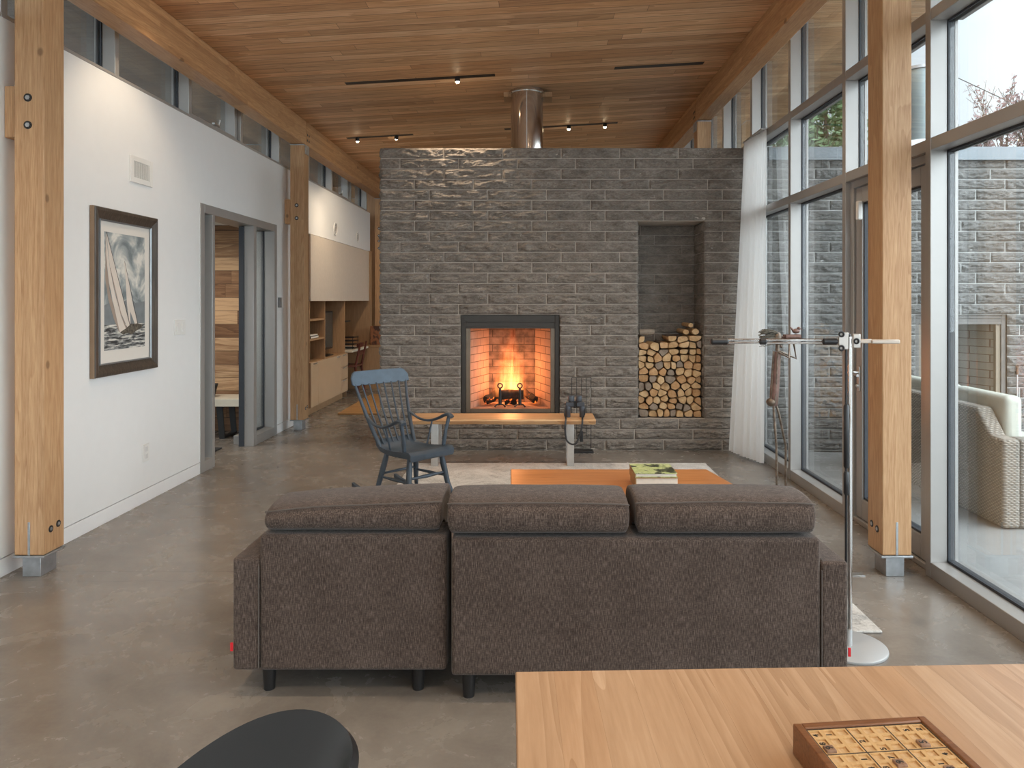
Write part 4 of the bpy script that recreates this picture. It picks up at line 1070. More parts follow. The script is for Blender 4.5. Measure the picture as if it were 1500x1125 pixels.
# ================================================================== DINING TABLE, SUDOKU BOARD, SHELL CHAIR
M['table'] = planks('beech_tabletop', 'y', 'x', .07, 60, (.35, .215, .125), (.485, .32, .20), (.58, .41, .275), .27, groove=.0002, tone=.09, hue=.25, spec=.5)
M['tableleg'] = wood('beech_leg', (.36, .19, .08), (.52, .31, .15), (.62, .40, .22), 'z', 1, 0, .4)
TR = math.radians(1.8)
tb = thing('dining_table', 'large pale wooden dining table in front of the viewpoint', 'dining table', (-.034, 1.352, 0), TR)
W_, L_ = 1.25, 1.75
MB().box(0, -L_, .705, W_, 0, .74).build('tabletop', M['table'], tb, local=True, bevel=.003)
MB().box(.08, -L_+.08, .62, W_-.08, -L_+.10, .705).box(.08, -.10, .62, W_-.08, -.08, .705).box(.08, -L_+.1, .62, .10, -.1, .705).box(W_-.10, -L_+.1, .62, W_-.08, -.1, .705).build('apron', M['tableleg'], tb, local=True, bevel=.002)
for x in (.07, W_-.07):
    for y in (-.07, -L_+.07): MB().tube([(x, y, 0), (x, y, .704)], [.026, .036], 4).build('leg', M['tableleg'], tb, local=True)

M['walnut'] = wood('walnut_frame', (.10, .038, .016), (.19, .078, .032), (.25, .11, .05), 'x', 2, 0, .35, tone=.05, figure=.3)
M['gridwood'] = wood('pale_grid_wood', (.46, .27, .11), (.58, .37, .17), (.66, .45, .23), 'y', 2, 0, .45, tone=.05, figure=.2)
M['pocket'] = wood('pale_pocket_wood', (.50, .33, .17), (.62, .44, .25), (.70, .52, .32), 'y', 2, 0, .5, tone=.05, figure=.2)
M['ink'] = plain('black_ink', (.02, .018, .016), .6)
M['tile'] = wood('brown_tile_wood', (.16, .085, .05), (.26, .15, .095), (.34, .21, .14), 'y', 2, 0, .5, tone=.05, figure=.2)
BR = math.radians(5.7); SZ = .2095; MG = .0145; CE = (SZ-2*MG)/9; ZB = .0455
bd = thing('sudoku_board', 'wooden number puzzle board with dark frame on the dining table', 'board game', (.388, 1.1055, .7405), BR)
m = MB(); f = MG-.0015
m.box(0, -SZ, 0, f, 0, ZB).box(SZ-f, -SZ, 0, SZ, 0, ZB).box(f, -f, 0, SZ-f, 0, ZB).box(f, -SZ, 0, SZ-f, -SZ+f, ZB)
m.build('frame', M['walnut'], bd, local=True, bevel=.002)
m = MB(); zt, zp = ZB-.003, ZB-.0058; bw = .0030
vs = []; 
m.box(MG-.0015, -SZ+MG-.0015, .002, SZ-MG+.0015, -MG+.0015, zp-.001)
m.cur = 1
for r_ in range(9):
    for c in range(9):
        x0, x1 = MG+c*CE+bw, MG+(c+1)*CE-bw; ya, yb = -MG-(r_+1)*CE+bw, -MG-r_*CE-bw
        m.box(x0, ya, zp-.001, x1, yb, zp)
m.cur = 0
for i in range(10):
    w = bw if 0 < i < 9 else bw
    x = MG+i*CE; xa = max(x-bw, MG-.0014); xb = min(x+bw, SZ-MG+.0014)
    m.box(xa, -SZ+MG, zp-.001, xb, -MG, zt)
    y = -MG-i*CE
    for c in range(9): m.box(MG+c*CE+bw, max(y-bw, -SZ+MG), zp-.001, MG+(c+1)*CE-bw, min(y+bw, -MG), zt-.00005)
gp = m.build('grid_panel', [M['gridwood'], M['pocket']], bd, local=True)
m = MB()
for i in (0, 3, 6, 9):
    x = MG+i*CE; w = .0008
    m.box(x-w, -SZ+MG-w, zt, x+w, -MG+w, zt+.0003)
    y = -MG-i*CE; m.box(MG-w, y-w, zt, SZ-MG+w, y+w, zt+.00032)
m.build('grid_lines', M['ink'], gp, local=True)
def digit(ch, x, y, z, size, parent, name='printed_number', rot=PI/2):
    cu_ = bpy.data.curves.new('digit_curve', 'FONT'); cu_.body = ch; cu_.size = size; cu_.align_x = 'CENTER'; cu_.align_y = 'CENTER'; cu_.extrude = .0002; cu_.offset = .0002
    to = bpy.data.objects.new('digit_tmp', cu_); COL.objects.link(to)
    dg = bpy.context.evaluated_depsgraph_get(); me = bpy.data.meshes.new_from_object(to.evaluated_get(dg))
    bpy.data.objects.remove(to); bpy.data.curves.remove(cu_)
    me.transform(Matrix.Translation((x, y, z)) @ Matrix.Rotation(rot, 4, 'Z')); me.materials.clear(); me.materials.append(M['ink'])
    o = bpy.data.objects.new(name, me); COL.objects.link(o); o.parent = parent; return o
def cell(r_, c): return MG+(c+.5)*CE, -MG-(r_+.5)*CE
for r_, c, ch in ((0, 0, '4'), (0, 1, '1'), (1, 0, '8'), (1, 3, '2'), (1, 5, '1'), (2, 4, '5'), (0, 7, '5'), (0, 8, '2'), (3, 2, '1'), (3, 4, '7'), (3, 8, '4'), (4, 2, '4'), (4, 3, '3'), (4, 7, '1')):
    x, y = cell(r_, c); digit(ch, x, y, zp+.0003, .0125, gp)
for r_, c, ch, lab in ((2, 0, '9', 'brown wooden tile reading 9 at the left edge of the puzzle board'), (2, 7, '5', 'brown wooden tile reading 5 at the upper right of the puzzle board'), (4, 4, '9', 'brown wooden tile reading 9 in the middle of the puzzle board'), (5, 7, '8', 'brown wooden tile reading 8 at the right of the puzzle board'), (5, 2, '8', 'brown wooden tile reading 8 low on the left half of the puzzle board')):
    x, y = cell(r_, c); R_ = Matrix.Rotation(BR, 3, 'Z'); p = Vector((.388, 1.1055, .7405)) + R_ @ Vector((x, y, zp+.0001))
    tl_ = thing('number_tile', lab, 'game tile', p, BR, 'number tiles on the puzzle board')
    MB().box(-.0072, -.0072, 0, .0072, .0072, .0065).build('tile_body', M['tile'], tl_, local=True, bevel=.0007)
    digit(ch, 0, 0, .0067, .0150, tl_, 'number')

# black shell armchair: smooth curved shell on splayed legs
M['shell'] = plain('black_shell', (.0085, .008, .0085), .36, var=.02)
sc_ = thing('shell_chair', 'black moulded shell chair at the left end of the dining table', 'chair', (-.554, .787, 0), math.radians(SHELL_ROT))
NA, NS = 128, 20; vs = []; fs = []
def shell_pt(a, s_):
    """a angle from the back centre, s 0 at the seat centre .. 1 at the rim"""
    ca = math.cos(a); back = max(0, ca)
    zr = .47 + .170*smoothstep(-1.0, -.05, ca) + .228*smoothstep(.064, .99, ca)
    rx = .225+.035*back; ry = .265-.045*smoothstep(.4, 1, ca)
    rad = s_**.62; zz = .445 + (zr-.445)*(s_**2.6) - .012*math.sin(PI*s_)
    lean = .075*back*max(0, zz-.5)/.33
    flare = 1+.05*smoothstep(.85, 1, s_)
    return (-(rx*ca*rad*flare)-lean, ry*math.sin(a)*rad*flare, zz-.010*smoothstep(.93, 1, s_))
for L2 in (0, 1):
    for i in range(NS+1):
        for k in range(NA):
            a = 2*PI*k/NA; p = Vector(shell_pt(a, max(.02, i/NS)))
            if L2: p += Vector((0, 0, -.010)) + Vector((p.x, p.y, 0))*.022*(i/NS)
            vs.append(p)
H = (NS+1)*NA
for L2 in (0, 1):
    for i in range(NS):
        for k in range(NA):
            k2 = (k+1) % NA; q = (L2*H+i*NA+k, L2*H+i*NA+k2, L2*H+(i+1)*NA+k2, L2*H+(i+1)*NA+k); fs.append(q if L2 else q[::-1])
    fs.append(tuple(L2*H+k for k in range(NA)))
for k in range(NA): k2 = (k+1) % NA; fs.append((NS*NA+k, NS*NA+k2, H+NS*NA+k2, H+NS*NA+k))
MB().add(vs, fs).build('shell', M['shell'], sc_, local=True, smooth=True)
for sx in (-1, 1):
    for sy in (-1, 1): MB().tube([(sx*.09, sy*.09, .43), (sx*.21, sy*.20, 0)], [.012, .009], 12).build('leg', M['black'], sc_, local=True, smooth=True)

# ================================================================== LEFT WALL: PICTURE, VENT, SWITCHES
M['picframe'] = wood('dark_picture_frame', (.035, .026, .020), (.075, .058, .045), (.12, .095, .075), 'z', 1, 0, .35, figure=.3)
M['picside'] = plain('bronze_frame_side', (.30, .20, .125), .35, .4, var=.08)
M['beads'] = plain('silver_bead', (.30, .32, .34), .35, .6, var=.1)
M['mat'] = plain('cream_mat', (.70, .66, .60), .85, var=.01)
pc = thing('framed_picture', 'framed painting of sailing yachts on the white wall', 'picture', (-2.70, 4.91, .94))
Y0, Y1, Z0, Z1 = 4.53, 5.29, .940, 2.004; XB, XF = WL+.002, WL+.036; fw = .075
m = MB()
prof = [(0, XB), (0, XF-.004), (.006, XF), (.022, XF+.003), (.055, XF-.012), (fw, XF-.018), (fw, XB)]
def mitre(m, prof, sub=None):
    n = len(prof); rings = []
    for cy_, cz_, sy, sz in ((Y0, Z0, 1, 1), (Y1, Z0, -1, 1), (Y1, Z1, -1, -1), (Y0, Z1, 1, -1)):
        rings.append([(x, cy_+sy*d, cz_+sz*d) for d, x in prof])
    vs = [p for r_ in rings for p in r_]; fs = []
    for i in range(4):
        j = (i+1) % 4
        for k in range(n): fs.append((i*n+k, j*n+k, j*n+(k+1) % n, i*n+(k+1) % n))
    m.add(vs, fs); return m
fr = mitre(MB(), prof).build('frame', M['picframe'], pc)
mitre(MB(), [(-.002, XB), (-.002, XF-.012), (0, XF-.006), (0, XB)]).build('frame_side', M['picside'], fr, label='bronze coloured side of the frame')
mitre(MB(), [(fw-.004, XF-.018), (fw-.002, XF-.010), (fw+.006, XF-.016), (fw+.006, XF-.024)]).build('bead_edge', M['beads'], fr)
ym0, ym1, zm0, zm1 = Y0+fw, Y1-fw, Z0+fw, Z1-fw
MB().box(XB, ym0, zm0, XF-.026, ym1, zm1).build('mat', M['mat'], pc)
a0, a1, b0, b1 = ym0+.062, ym1-.062, zm0+.085, zm1-.072; XP = XF-.0255
t = NT('painted_clouds'); v = t.coords(); n1 = t.noise(v, 5, 5, .55, .8)
cl = t.ramp(n1, [(.38, (.17, .20, .21)), (.5, (.34, .37, .37)), (.60, (.68, .66, .60))]); M['p_sky'] = t.done(cl, .8)
t = NT('painted_sea'); v = t.coords((1, 4, 26)); n1 = t.noise(v, 2.2, 4, .6, .4)
M['p_sea'] = t.done(t.ramp(n1, [(.40, (.03, .03, .03)), (.5, (.20, .21, .21)), (.60, (.66, .64, .58))]), .8)
M['p_hill'] = plain('painted_far_shore', (.19, .21, .22), .8, var=.12, scale=20); M['p_sail'] = plain('painted_sail', (.66, .59, .52), .8, var=.06)
M['p_shade'] = plain('painted_sail_dark', (.34, .27, .22), .8, var=.1); M['p_hull'] = plain('painted_hull', (.10, .085, .065), .8, var=.8, scale=70); M['p_line'] = plain('painted_line', (.06, .05, .045), .8)
m = MB()
def P2(s_, t_): return (a0+(a1-a0)*s_, b1+(b0-b1)*t_)
def patch(poly, mi, x0, x1):
    m.cur = mi; q = [P2(*p) for p in poly]; m.prism(q, 'x', x0, x1)
patch([(0, 0), (1, 0), (1, 1), (0, 1)], 0, XP-.001, XP)
patch([(0, .62), (.15, .59), (.3, .61), (.5, .58), (.62, .55), (.75, .60), (1, .585), (1, .80), (0, .80)], 1, XP, XP+.0004)
patch([(0, .785), (1, .785), (1, 1), (0, 1)], 2, XP, XP+.0007)
patch([(.62, .785), (.60, .44), (.47, .24), (.50, .40), (.535, .62), (.60, .785)], 3, XP+.0004, XP+.0009)
patch([(.47, .235), (.475, .235), (.70, .64), (.815, .79), (.74, .795), (.62, .68), (.52, .48)], 3, XP+.0009, XP+.0012)
patch([(.47, .23), (.478, .23), (.82, .80), (.805, .80)], 6, XP+.0012, XP+.0014)
patch([(.03, .015), (.02, .40), (.09, .57), (.22, .74), (.34, .85), (.38, .86), (.26, .70), (.12, .50), (.06, .30)], 4, XP+.0009, XP+.0011)
patch([(.035, .015), (.04, .20), (.10, .42), (.20, .60), (.36, .86), (.52, .835), (.38, .70), (.24, .52), (.12, .30)], 3, XP+.0011, XP+.0014)
patch([(.045, .01), (.18, .20), (.38, .47), (.60, .79), (.55, .825), (.40, .70), (.24, .50), (.12, .28)], 3, XP+.0014, XP+.0017)
patch([(.04, .0), (.05, .0), (.615, .80), (.60, .80)], 6, XP+.0017, XP+.0019)
patch([(.12, .30), (.135, .30), (.40, .71), (.54, .83), (.52, .84), (.38, .71)], 4, XP+.0014, XP+.0018)
patch([(.36, .855), (.50, .825), (.62, .79), (.80, .785), (.93, .80), (.90, .83), (.72, .86), (.66, .88), (.56, .865), (.44, .875)], 5, XP+.0014, XP+.002)
m.build('painting', [M['p_sky'], M['p_hill'], M['p_sea'], M['p_sail'], M['p_shade'], M['p_hull'], M['p_line']], pc)

vt = thing('wall_vent', 'white air vent grille with vertical fins high on the white wall', 'vent', (WL, 5.115, 2.225))
m = MB(); y0, y1, z0, z1 = 4.975, 5.262, 2.225, 2.405; X0, X1 = WL+.0005, WL+.012; b_ = .035
m.box(X0, y0, z0, X1, y0+b_, z1).box(X0, y1-b_, z0, X1, y1, z1).box(X0, y0+b_, z0, X1, y1-b_, z0+b_).box(X0, y0+b_, z1-b_, X1, y1-b_, z1)
m.build('vent_frame', M['plastic_white'], vt, bevel=.002)
MB().box(X0, y0+b_, z0+b_, X0+.0015, y1-b_, z1-b_).build('vent_recess', M['black'], vt)
m = MB(); k = 15
for i in range(k): yy = y0+b_+(y1-y0-2*b_)*(i+.5)/k; m.box(X1-.006, yy-.0036, z0+b_, X1-.003, yy+.0036, z1-b_)
m.build('fins', M['plastic_white'], vt)
def plate(name, label, cat, y0, y1, z0, z1, kind):
    r = thing(name, label, cat, (WL, (y0+y1)/2, z0)); MB().box(WL+.0005, y0, z0, WL+.007, y1, z1).build('cover_plate', M['plastic_white'], r, bevel=.003)
    return r
r = plate('light_switch', 'white double light switch right of the sailing picture', 'light switch', 5.595, 5.765, 1.155, 1.272, 0)
for y in (5.64, 5.72): MB().box(WL+.007, y-.018, 1.18, WL+.011, y+.018, 1.247).build('rocker_switch', M['plastic_white'], r, bevel=.002)
r = plate('wall_outlet', 'white power outlet low on the white wall left of the doorway', 'outlet', 5.14, 5.225, .288, .412, 0)
for z in (.325, .375): MB().box(WL+.007, 5.165, z-.016, WL+.0095, 5.20, z+.016).build('socket', plain('outlet_face', (.66, .65, .63), .4), r, bevel=.002)
r = thing('thermostat', 'small grey thermostat on the wall strip right of the doorway', 'thermostat', (WL, 7.93, 1.345))
MB().box(WL+.0005, 7.862, 1.343, WL+.022, 7.92, 1.452).build('display_unit', plain('grey_plastic', (.20, .20, .20), .3), r, bevel=.003)
MB().box(WL+.0005, 7.935, 1.343, WL+.014, 8.02, 1.455).build('cover_plate', M['plastic_white'], r, bevel=.003)

# ================================================================== ENTRY BENCH
M['pale'] = plain('pale_bench_top', (.72, .66, .54), .5, var=.04)
r = thing('entry_bench', 'pale bench on black angled legs seen through the left doorway', 'bench', (-3.5, 7.72, 0))
MB().box(-4.6, 7.52, .335, -2.99, 7.93, .412).build('seat', M['pale'], r, bevel=.004)
for x in (-3.215, -4.3):
    m = MB()
    m.prism([(x-.045, .334), (x+.02, .334), (x+.045, 0), (x-.01, 0)], 'y', 7.56, 7.575+.0).prism([(x-.045, .334), (x+.02, .334), (x+.045, 0), (x-.01, 0)], 'y', 7.86, 7.875)
    m.box(x-.01, 7.575, 0, x+.045, 7.86, .018).box(x-.045, 7.575, .316, x+.02, 7.86, .334)
    m.build('leg', M['black'], r)
r = thing('wire_basket', 'small black slatted basket standing on the entry bench', 'basket', (-3.40, 7.70, .413))
MB().prism([(-3.50, .413), (-3.37, .413), (-3.335, .545), (-3.50, .545)], 'y', 7.62, 7.80).build('basket_body', M['black'], r, bevel=.006)
MB().tube([(-3.345, 7.66, .43), (-3.30, 7.66, .545), (-3.34, 7.66, .55)], .007, 6).build('handle', M['black'], r)
tag(MB().box(-3.6, 6.55, .001, -2.985, 7.06, .013).build('doormat', plain('dark_mat', (.025, .025, .027), .95, var=.3, scale=50), bevel=.003, origin=(-3.3, 6.8, 0)), 'dark doormat inside the left doorway', 'doormat')

# unseen ceiling light added to brighten the entry
r = thing('entry_fill_light', 'unseen round fill light added in the entry ceiling', 'entry_fill_light', (-3.6, 6.9, 2.23))
MB().torus((-3.6, 6.9, 2.233), .05, .006, 'z').build('rim', M['white_trim'], r, smooth=True)
MB().lathe([(.043, 0), (.043, .004)], (-3.6, 6.9, 2.229), 20).build('lens', M['bulb'], r)
spot((-3.6, 6.9, 2.215), (-3.5, 7.3, 0), 60, 150, .9, (1, .90, .78))
# ================================================================== DESK CORNER BEYOND THE DOORWAY
XC = -2.735
MB_ = MB
r = thing('wall_cabinet', 'wide glossy cream wall cabinet below the white bulkhead', 'cabinet', (-3.0, 10.6, 1.42))
MB().box(-3.33, 9.0, 1.42, XC-.004, 12.14, 2.228).build('body', M['cabwood'], r)
MB().box(XC-.004, 8.985, 1.412, XC+.018, 12.15, 2.226).build('lift_door', M['gloss'], r, bevel=.002)
r = thing('base_cabinet', 'low glossy beige cabinet with drawers under the open shelves', 'cabinet', (-3.0, 9.9, 0))
MB().box(-3.33, 9.0, .10, XC-.004, 10.78, .655).build('body', M['cabwood'], r)
MB().box(-3.30, 9.02, 0, XC-.05, 10.72, .10).build('plinth', M['cabwood'], r)
for a, b in ((9.0, 9.30), (9.303, 10.40)):
    d = MB().box(XC-.004, a+.002, .105, XC+.016, b-.002, .652).build('door', M['gloss2'], r, bevel=.0015)
    MB().box(XC+.016, b-.20, .630, XC+.028, b-.06, .640).build('handle', M['stainless'], d)
for a, b in ((.105, .29), (.293, .472), (.475, .652)):
    d = MB().box(XC-.004, 10.405, a, XC+.016, 10.778, b-.003).build('drawer', M['gloss2'], r, bevel=.0015)
    MB().box(XC+.016, 10.50, b-.020, XC+.028, 10.66, b-.011).build('handle', M['stainless'], d)
r = thing('open_shelf_unit', 'open plywood shelves and monitor bay below the gloss cabinet', 'shelf', (-3.0, 9.85, .656))
m = MB()
for y in (8.985, 9.645, 10.66): m.box(-3.33, y, .656, XC, y+.02, 1.411)
m.box(-3.345, 8.985, .656, -3.331, 10.68, 1.411)
m.build('panels', M['cabwood'], r)
for z in (.92, 1.165): MB().box(-3.33, 9.006, z, XC-.006, 9.644, z+.022).build('shelf_board', M['cabwood'], r)
for i, (x, h_, c, lab) in enumerate(((-2.80, .030, (.05, .045, .04), 'lowest dark book lying on the open shelf'), (-2.81, .022, (.30, .22, .15), 'brown book lying on top of the dark book on the shelf'))):
    z = .943+(.031 if i else 0)
    b = thing('book', lab, 'book', (x, 9.3, z)); MB().box(x-.15, 9.12, z, x+.04, 9.45, z+h_).build('cover', plain('book_%d' % i, c, .6), b, bevel=.002)
    MB().box(x-.14, 9.125, z+.004, x+.042, 9.445, z+h_-.004).build('pages', M['paper'], b)
r = thing('computer_monitor', 'dark computer monitor in the plywood bay', 'monitor', (-2.95, 10.2, .657))
MB().box(-2.92, 9.78, .74, -2.87, 10.52, 1.27).build('casing', M['blackplastic'], r, bevel=.006)
MB().box(-2.87, 9.80, .765, -2.867, 10.50, 1.25).build('screen', plain('screen', (.03, .05, .055), .08), r)
MB().box(-2.93, 10.1, .668, -2.91, 10.2, .76).box(-3.05, 10.0, .657, -2.80, 10.3, .668).build('stand', M['blackplastic'], r, bevel=.002)
r = thing('desk', 'plywood desk beyond the base cabinet', 'desk', (-2.9, 11.4, 0))
MB().box(-3.34, 10.80, .655, -2.66, 11.84, .690).build('desktop', M['pale'], r, bevel=.002)
MB().box(-3.32, 10.80, 0, -2.75, 10.82, .654).build('side_panel', M['cabwood'], r)
r = thing('low_cabinet', 'low plywood cabinet below the end wall behind the rocking chair', 'cabinet', (-2.0, 12.1, 0))
MB().box(-3.35, 11.86, 0, -1.2, 12.29, .665).build('body', M['cabwood'], r)
MB().box(-3.35, 11.845, .666, -1.2, 12.295, .70).build('top', M['cabwood'], r, bevel=.002)
struct('wall_niche_end', MB().box(-3.36, 12.16, .701, -2.70, 12.29, 2.234), M['cabwood'], None, 'wall')
r = thing('letter_tray', 'black stacked letter tray on the desk', 'letter tray', (-2.85, 11.2, .691))
for i in range(4):
    MB().box(-3.0, 11.05, .700+i*.052, -2.70, 11.38, .706+i*.052).box(-3.0, 11.05, .706+i*.052, -2.70, 11.056, .722+i*.052).build('tray', M['blackplastic'], r)
MB().box(-2.72, 11.05, .691, -2.712, 11.058, .88).box(-2.72, 11.372, .691, -2.712, 11.38, .88).box(-2.99, 11.05, .691, -2.982, 11.058, .88).build('tray_posts', M['bolt'], r)
r = thing('small_shelf', 'little dark shelf on the plywood panel above the desk', 'shelf', (-2.9, 10.9, 1.1))
MB().box(-3.2, 10.682, 1.10, -2.76, 11.1, 1.118).build('board', M['bolt'], r)
M['redwood'] = wood('dark_red_wood', (.05, .012, .008), (.11, .03, .02), (.17, .055, .035), 'z', 1, 0, .35)
r = thing('desk_chair', 'dark red wooden chair at the plywood desk', 'chair', (-2.810, 11.0, 0))
for x, y, z, tp in ((-2.980, 10.90, .43, 0), (-2.980, 11.28, .43, 0), (-2.640, 10.90, .80, .06), (-2.640, 11.28, .80, .06)):
    MB().tube([(x+tp, y, 0), (x, y, .43), (x+tp*1.3, y, z)], [.016, .02, .014], 8).build('leg', M['redwood'], r, smooth=True)
MB().box(-3.020, 10.86, .43, -2.620, 11.32, .458).build('seat', M['redwood'], r, bevel=.008)
for z in (.60, .72): MB().box(-2.622, 10.91, z, -2.600, 11.27, z+.06).build('back_slat', M['redwood'], r, bevel=.004)
t = NT('reddish_print'); v = t.coords(); n1 = t.noise(v, 9, 3, .6)
r = thing('wooden_box', 'reddish patterned wooden box on the low cabinet at the end wall', 'box', (-2.35, 12.05, .701))
MB().box(-2.66, 11.98, .701, -2.30, 12.12, 1.0).build('box_body', t.done(t.ramp(n1, [(.5, (.34, .13, .05)), (.6, (.07, .03, .02))]), .5), r, bevel=.004)
tag(MB().box(-2.43, 9.13, .001, -1.0, 11.0, .022).build('floor_mat', planks('bamboo_mat', 'x', 'y', .05, 3, (.28, .14, .05), (.44, .26, .11), (.55, .35, .17), .5, tone=.15), bevel=.003, origin=(-1.7, 10, 0)), 'tan wooden floor mat behind the rocking chair, left of the stone wall', 'mat')
for y, lab in ((10.13, 'nearer round white vent on the bulkhead above the gloss cabinet'), (11.40, 'farther round white vent on the bulkhead above the gloss cabinet')):
    r = thing('round_vent', lab, 'vent', (WL, y, 2.40), 0, 'round bulkhead vents')
    m = MB(); m.torus((WL+.006, y, 2.40), .082, .008, 'x', 28); m.build('rim', M['plastic_white'], r, smooth=True)
    m = MB()
    for rr in (.03, .055): m.torus((WL+.005, y, 2.40), rr, .006, 'x', 24)
    m.sphere((WL+.004, y, 2.40), (.006, .015, .015)).build('rings', plain('grey_grille', (.45, .43, .42), .5), r, smooth=True)

# ================================================================== OUTDOOR WICKER SOFA
t = NT('wicker'); v = t.coords(); s = t.sep(v)
u_ = t.math('ADD', s[0], s[1])
row = t.math('FLOOR', t.math('DIVIDE', s[2], .011)); par = t.math('MULTIPLY', t.math('MODULO', row, 2.0), PI)
wv = t.math('SINE', t.math('ADD', t.math('MULTIPLY', u_, 2*PI/.036), par)); rz = t.math('SINE', t.math('MULTIPLY', t.math('FRACT', t.math('DIVIDE', s[2], .011)), PI))
h_ = t.math('MULTIPLY', t.math('ADD', t.math('MULTIPLY', wv, .5), .5), rz)
nz = t.noise(t.coords((8, 8, 90)), 1.5, 3, .6)
c = t.mix(nz, (.34, .30, .25), (.60, .56, .50)); c = t.mix(t.math('MULTIPLY', t.math('SUBTRACT', 1.0, h_, clamp=True), .65), c, (.10, .085, .07))
M['wicker'] = t.done(c, .7, bump=t.bump(h_, 1.0, .008), spec=.3)
M['cushion'] = plain('sage_cushion', (.56, .57, .50), .9, var=.03, scale=30)
ws = thing('outdoor_sofa', 'grey wicker outdoor sofa with pale cushions on the patio', 'sofa', (3.3, 5.6, -.015))
m = MB()
# back panel along Y, facing +X, rising with a slope down to the arm at the near end
by0, by1 = 4.60, 6.55
m.prism([(by0, -.005), (by1, -.005), (by1, .715), (by0+.28, .715), (by0+.14, .555), (by0, .548)], 'x', 2.93, 3.04)
m.build('back', M['wicker'], ws, bevel=.02, seg=3)
MB().box(3.04, by0, -.005, 3.78, by0+.14, .548).build('armrest', M['wicker'], ws, bevel=.02, seg=3)
MB().box(3.04, by1-.14, -.005, 3.78, by1, .548).build('armrest', M['wicker'], ws, bevel=.02, seg=3)
MB().box(3.04, by0+.14, -.005, 3.78, by1-.14, .28).build('base', M['wicker'], ws, bevel=.015)
def soft(name, x0, y0, z0, x1, y1, z1, lab, lean=0, group='pale cushions of the wicker sofa'):
    o = MB().add([(x0, y0, z0), (x1, y0, z0), (x0, y1, z0), (x1, y1, z0), (x0-lean, y0, z1), (x1-lean, y0, z1), (x0-lean, y1, z1), (x1-lean, y1, z1)], [(0, 2, 3, 1), (4, 5, 7, 6), (0, 1, 5, 4), (2, 6, 7, 3), (0, 4, 6, 2), (1, 3, 7, 5)]).build(name, M['cushion'], bevel=.04, seg=4, origin=((x0+x1)/2, (y0+y1)/2, z0))
    return tag(o, lab, 'cushion', group)
soft('seat_cushion', 3.06, by0+.15, .285, 3.80, by1-.15, .41, 'pale seat cushion lying on the wicker sofa')
soft('sofa_cushion', 3.05, by0+.165, .412, 3.17, by0+.80, .80, 'nearest pale back cushion of the wicker sofa, rising over its back', 0)
soft('sofa_cushion', 3.05, by0+.81, .412, 3.17, by1-.16, .80, 'far pale back cushion of the wicker sofa behind the timber column', 0)

# ================================================================== TREES AND CABLE OUTSIDE
M['needle'] = plain('conifer_green', (.12, .19, .085), .8, var=.5, scale=3)
M['trunk'] = plain('tree_bark', (.11, .085, .065), .9, var=.4)
M['dry'] = plain('dry_purple_leaves', (.20, .13, .125), .8, var=.4, scale=3)
def conifer(x, y, h, rad, lab, seed, z0=-.2, n=2600):
    r = thing('conifer_tree', lab, 'tree', (x, y, z0), 0, 'trees beyond the patio'); q = random.Random(seed)
    MB().tube([(x, y, z0), (x, y, z0+h*.95)], [.16, .03], 8).build('trunk', M['trunk'], r)
    vs = []; fs = []
    for i in range(n):
        t_ = q.random()**.8; zz = z0+h*(.12+.88*t_); rr = rad*(1-t_*.85)*(q.random()**.5)*(1+.25*math.sin(zz*7)); a = q.uniform(0, 2*PI)
        c = Vector((x+rr*math.cos(a), y+rr*math.sin(a), zz-.15*rr)); d = Vector((math.cos(a)+q.uniform(-.6, .6), math.sin(a)+q.uniform(-.6, .6), q.uniform(-.5, .6))).normalized()
        s_ = d.cross(Vector((q.uniform(-1, 1), q.uniform(-1, 1), q.uniform(-1, 1)))).normalized(); L_ = q.uniform(.16, .34); w = .05
        o = len(vs); vs += [c-s_*w, c+s_*w, c+d*L_]; fs.append((o, o+1, o+2))
    MB().add(vs, fs).build('foliage', M['needle'], r, recalc=False)
conifer(5.35, 13.5, 5.7, 1.25, 'dense green conifer behind the patio wall, left of the right timber column', 1)
conifer(7.4, 16.6, 4.9, 1.0, 'lower green conifer right of the dense one behind the patio wall', 5, n=1800)
conifer(-4.9, 21.0, 6.6, 1.5, 'green conifer seen through the last strip windows on the left', 2, n=1600)
def bare(x, y, h, spread, lab, seed, tone):
    r = thing('leafy_tree', lab, 'tree', (x, y, -.2), 0, 'trees beyond the patio'); q = random.Random(seed); m = MB(); tips = []
    def grow(p, d, L_, rad, lev):
        e = p+d*L_; m.tube([p, (p+e)/2+Vector((q.uniform(-1, 1), q.uniform(-1, 1), 0))*L_*.06, e], [rad, rad*.85, rad*.65], 5, cap=False)
        if lev == 0: tips.append((p, e)); return
        if lev < 3: tips.append((p, e))
        for i in range(3 if lev > 1 else 4):
            nd = (d+Vector((q.uniform(-1, 1), q.uniform(-1, 1), q.uniform(-.15, .8)))*spread).normalized(); grow(p+(e-p)*q.uniform(.6, 1), nd, L_*q.uniform(.6, .8), rad*.6, lev-1)
    grow(Vector((x, y, -.2)), Vector((0, 0, 1)), h*.36, .065, 5)
    m.build('branches', M['trunk'], r)
    vs = []; fs = []
    for p, e in tips:
        for i in range(6):
            c = p+(e-p)*q.random()+Vector((q.uniform(-1, 1), q.uniform(-1, 1), q.uniform(-1, 1)))*.05; a = Vector((q.uniform(-1, 1), q.uniform(-1, 1), q.uniform(-1, 1))).normalized(); b = a.orthogonal().normalized(); L_ = q.uniform(.045, .075)
            o = len(vs); vs += [c, c+a*L_+b*L_*.45, c+a*L_*1.7, c+a*L_-b*L_*.45]; fs.append((o, o+1, o+2, o+3))
    MB().add(vs, fs).build('leaves', tone, r, recalc=False)
bare(7.5, 12.0, 4.9, .95, 'sparse brown-leaved tree behind the patio wall at the far right', 3, M['dry'])
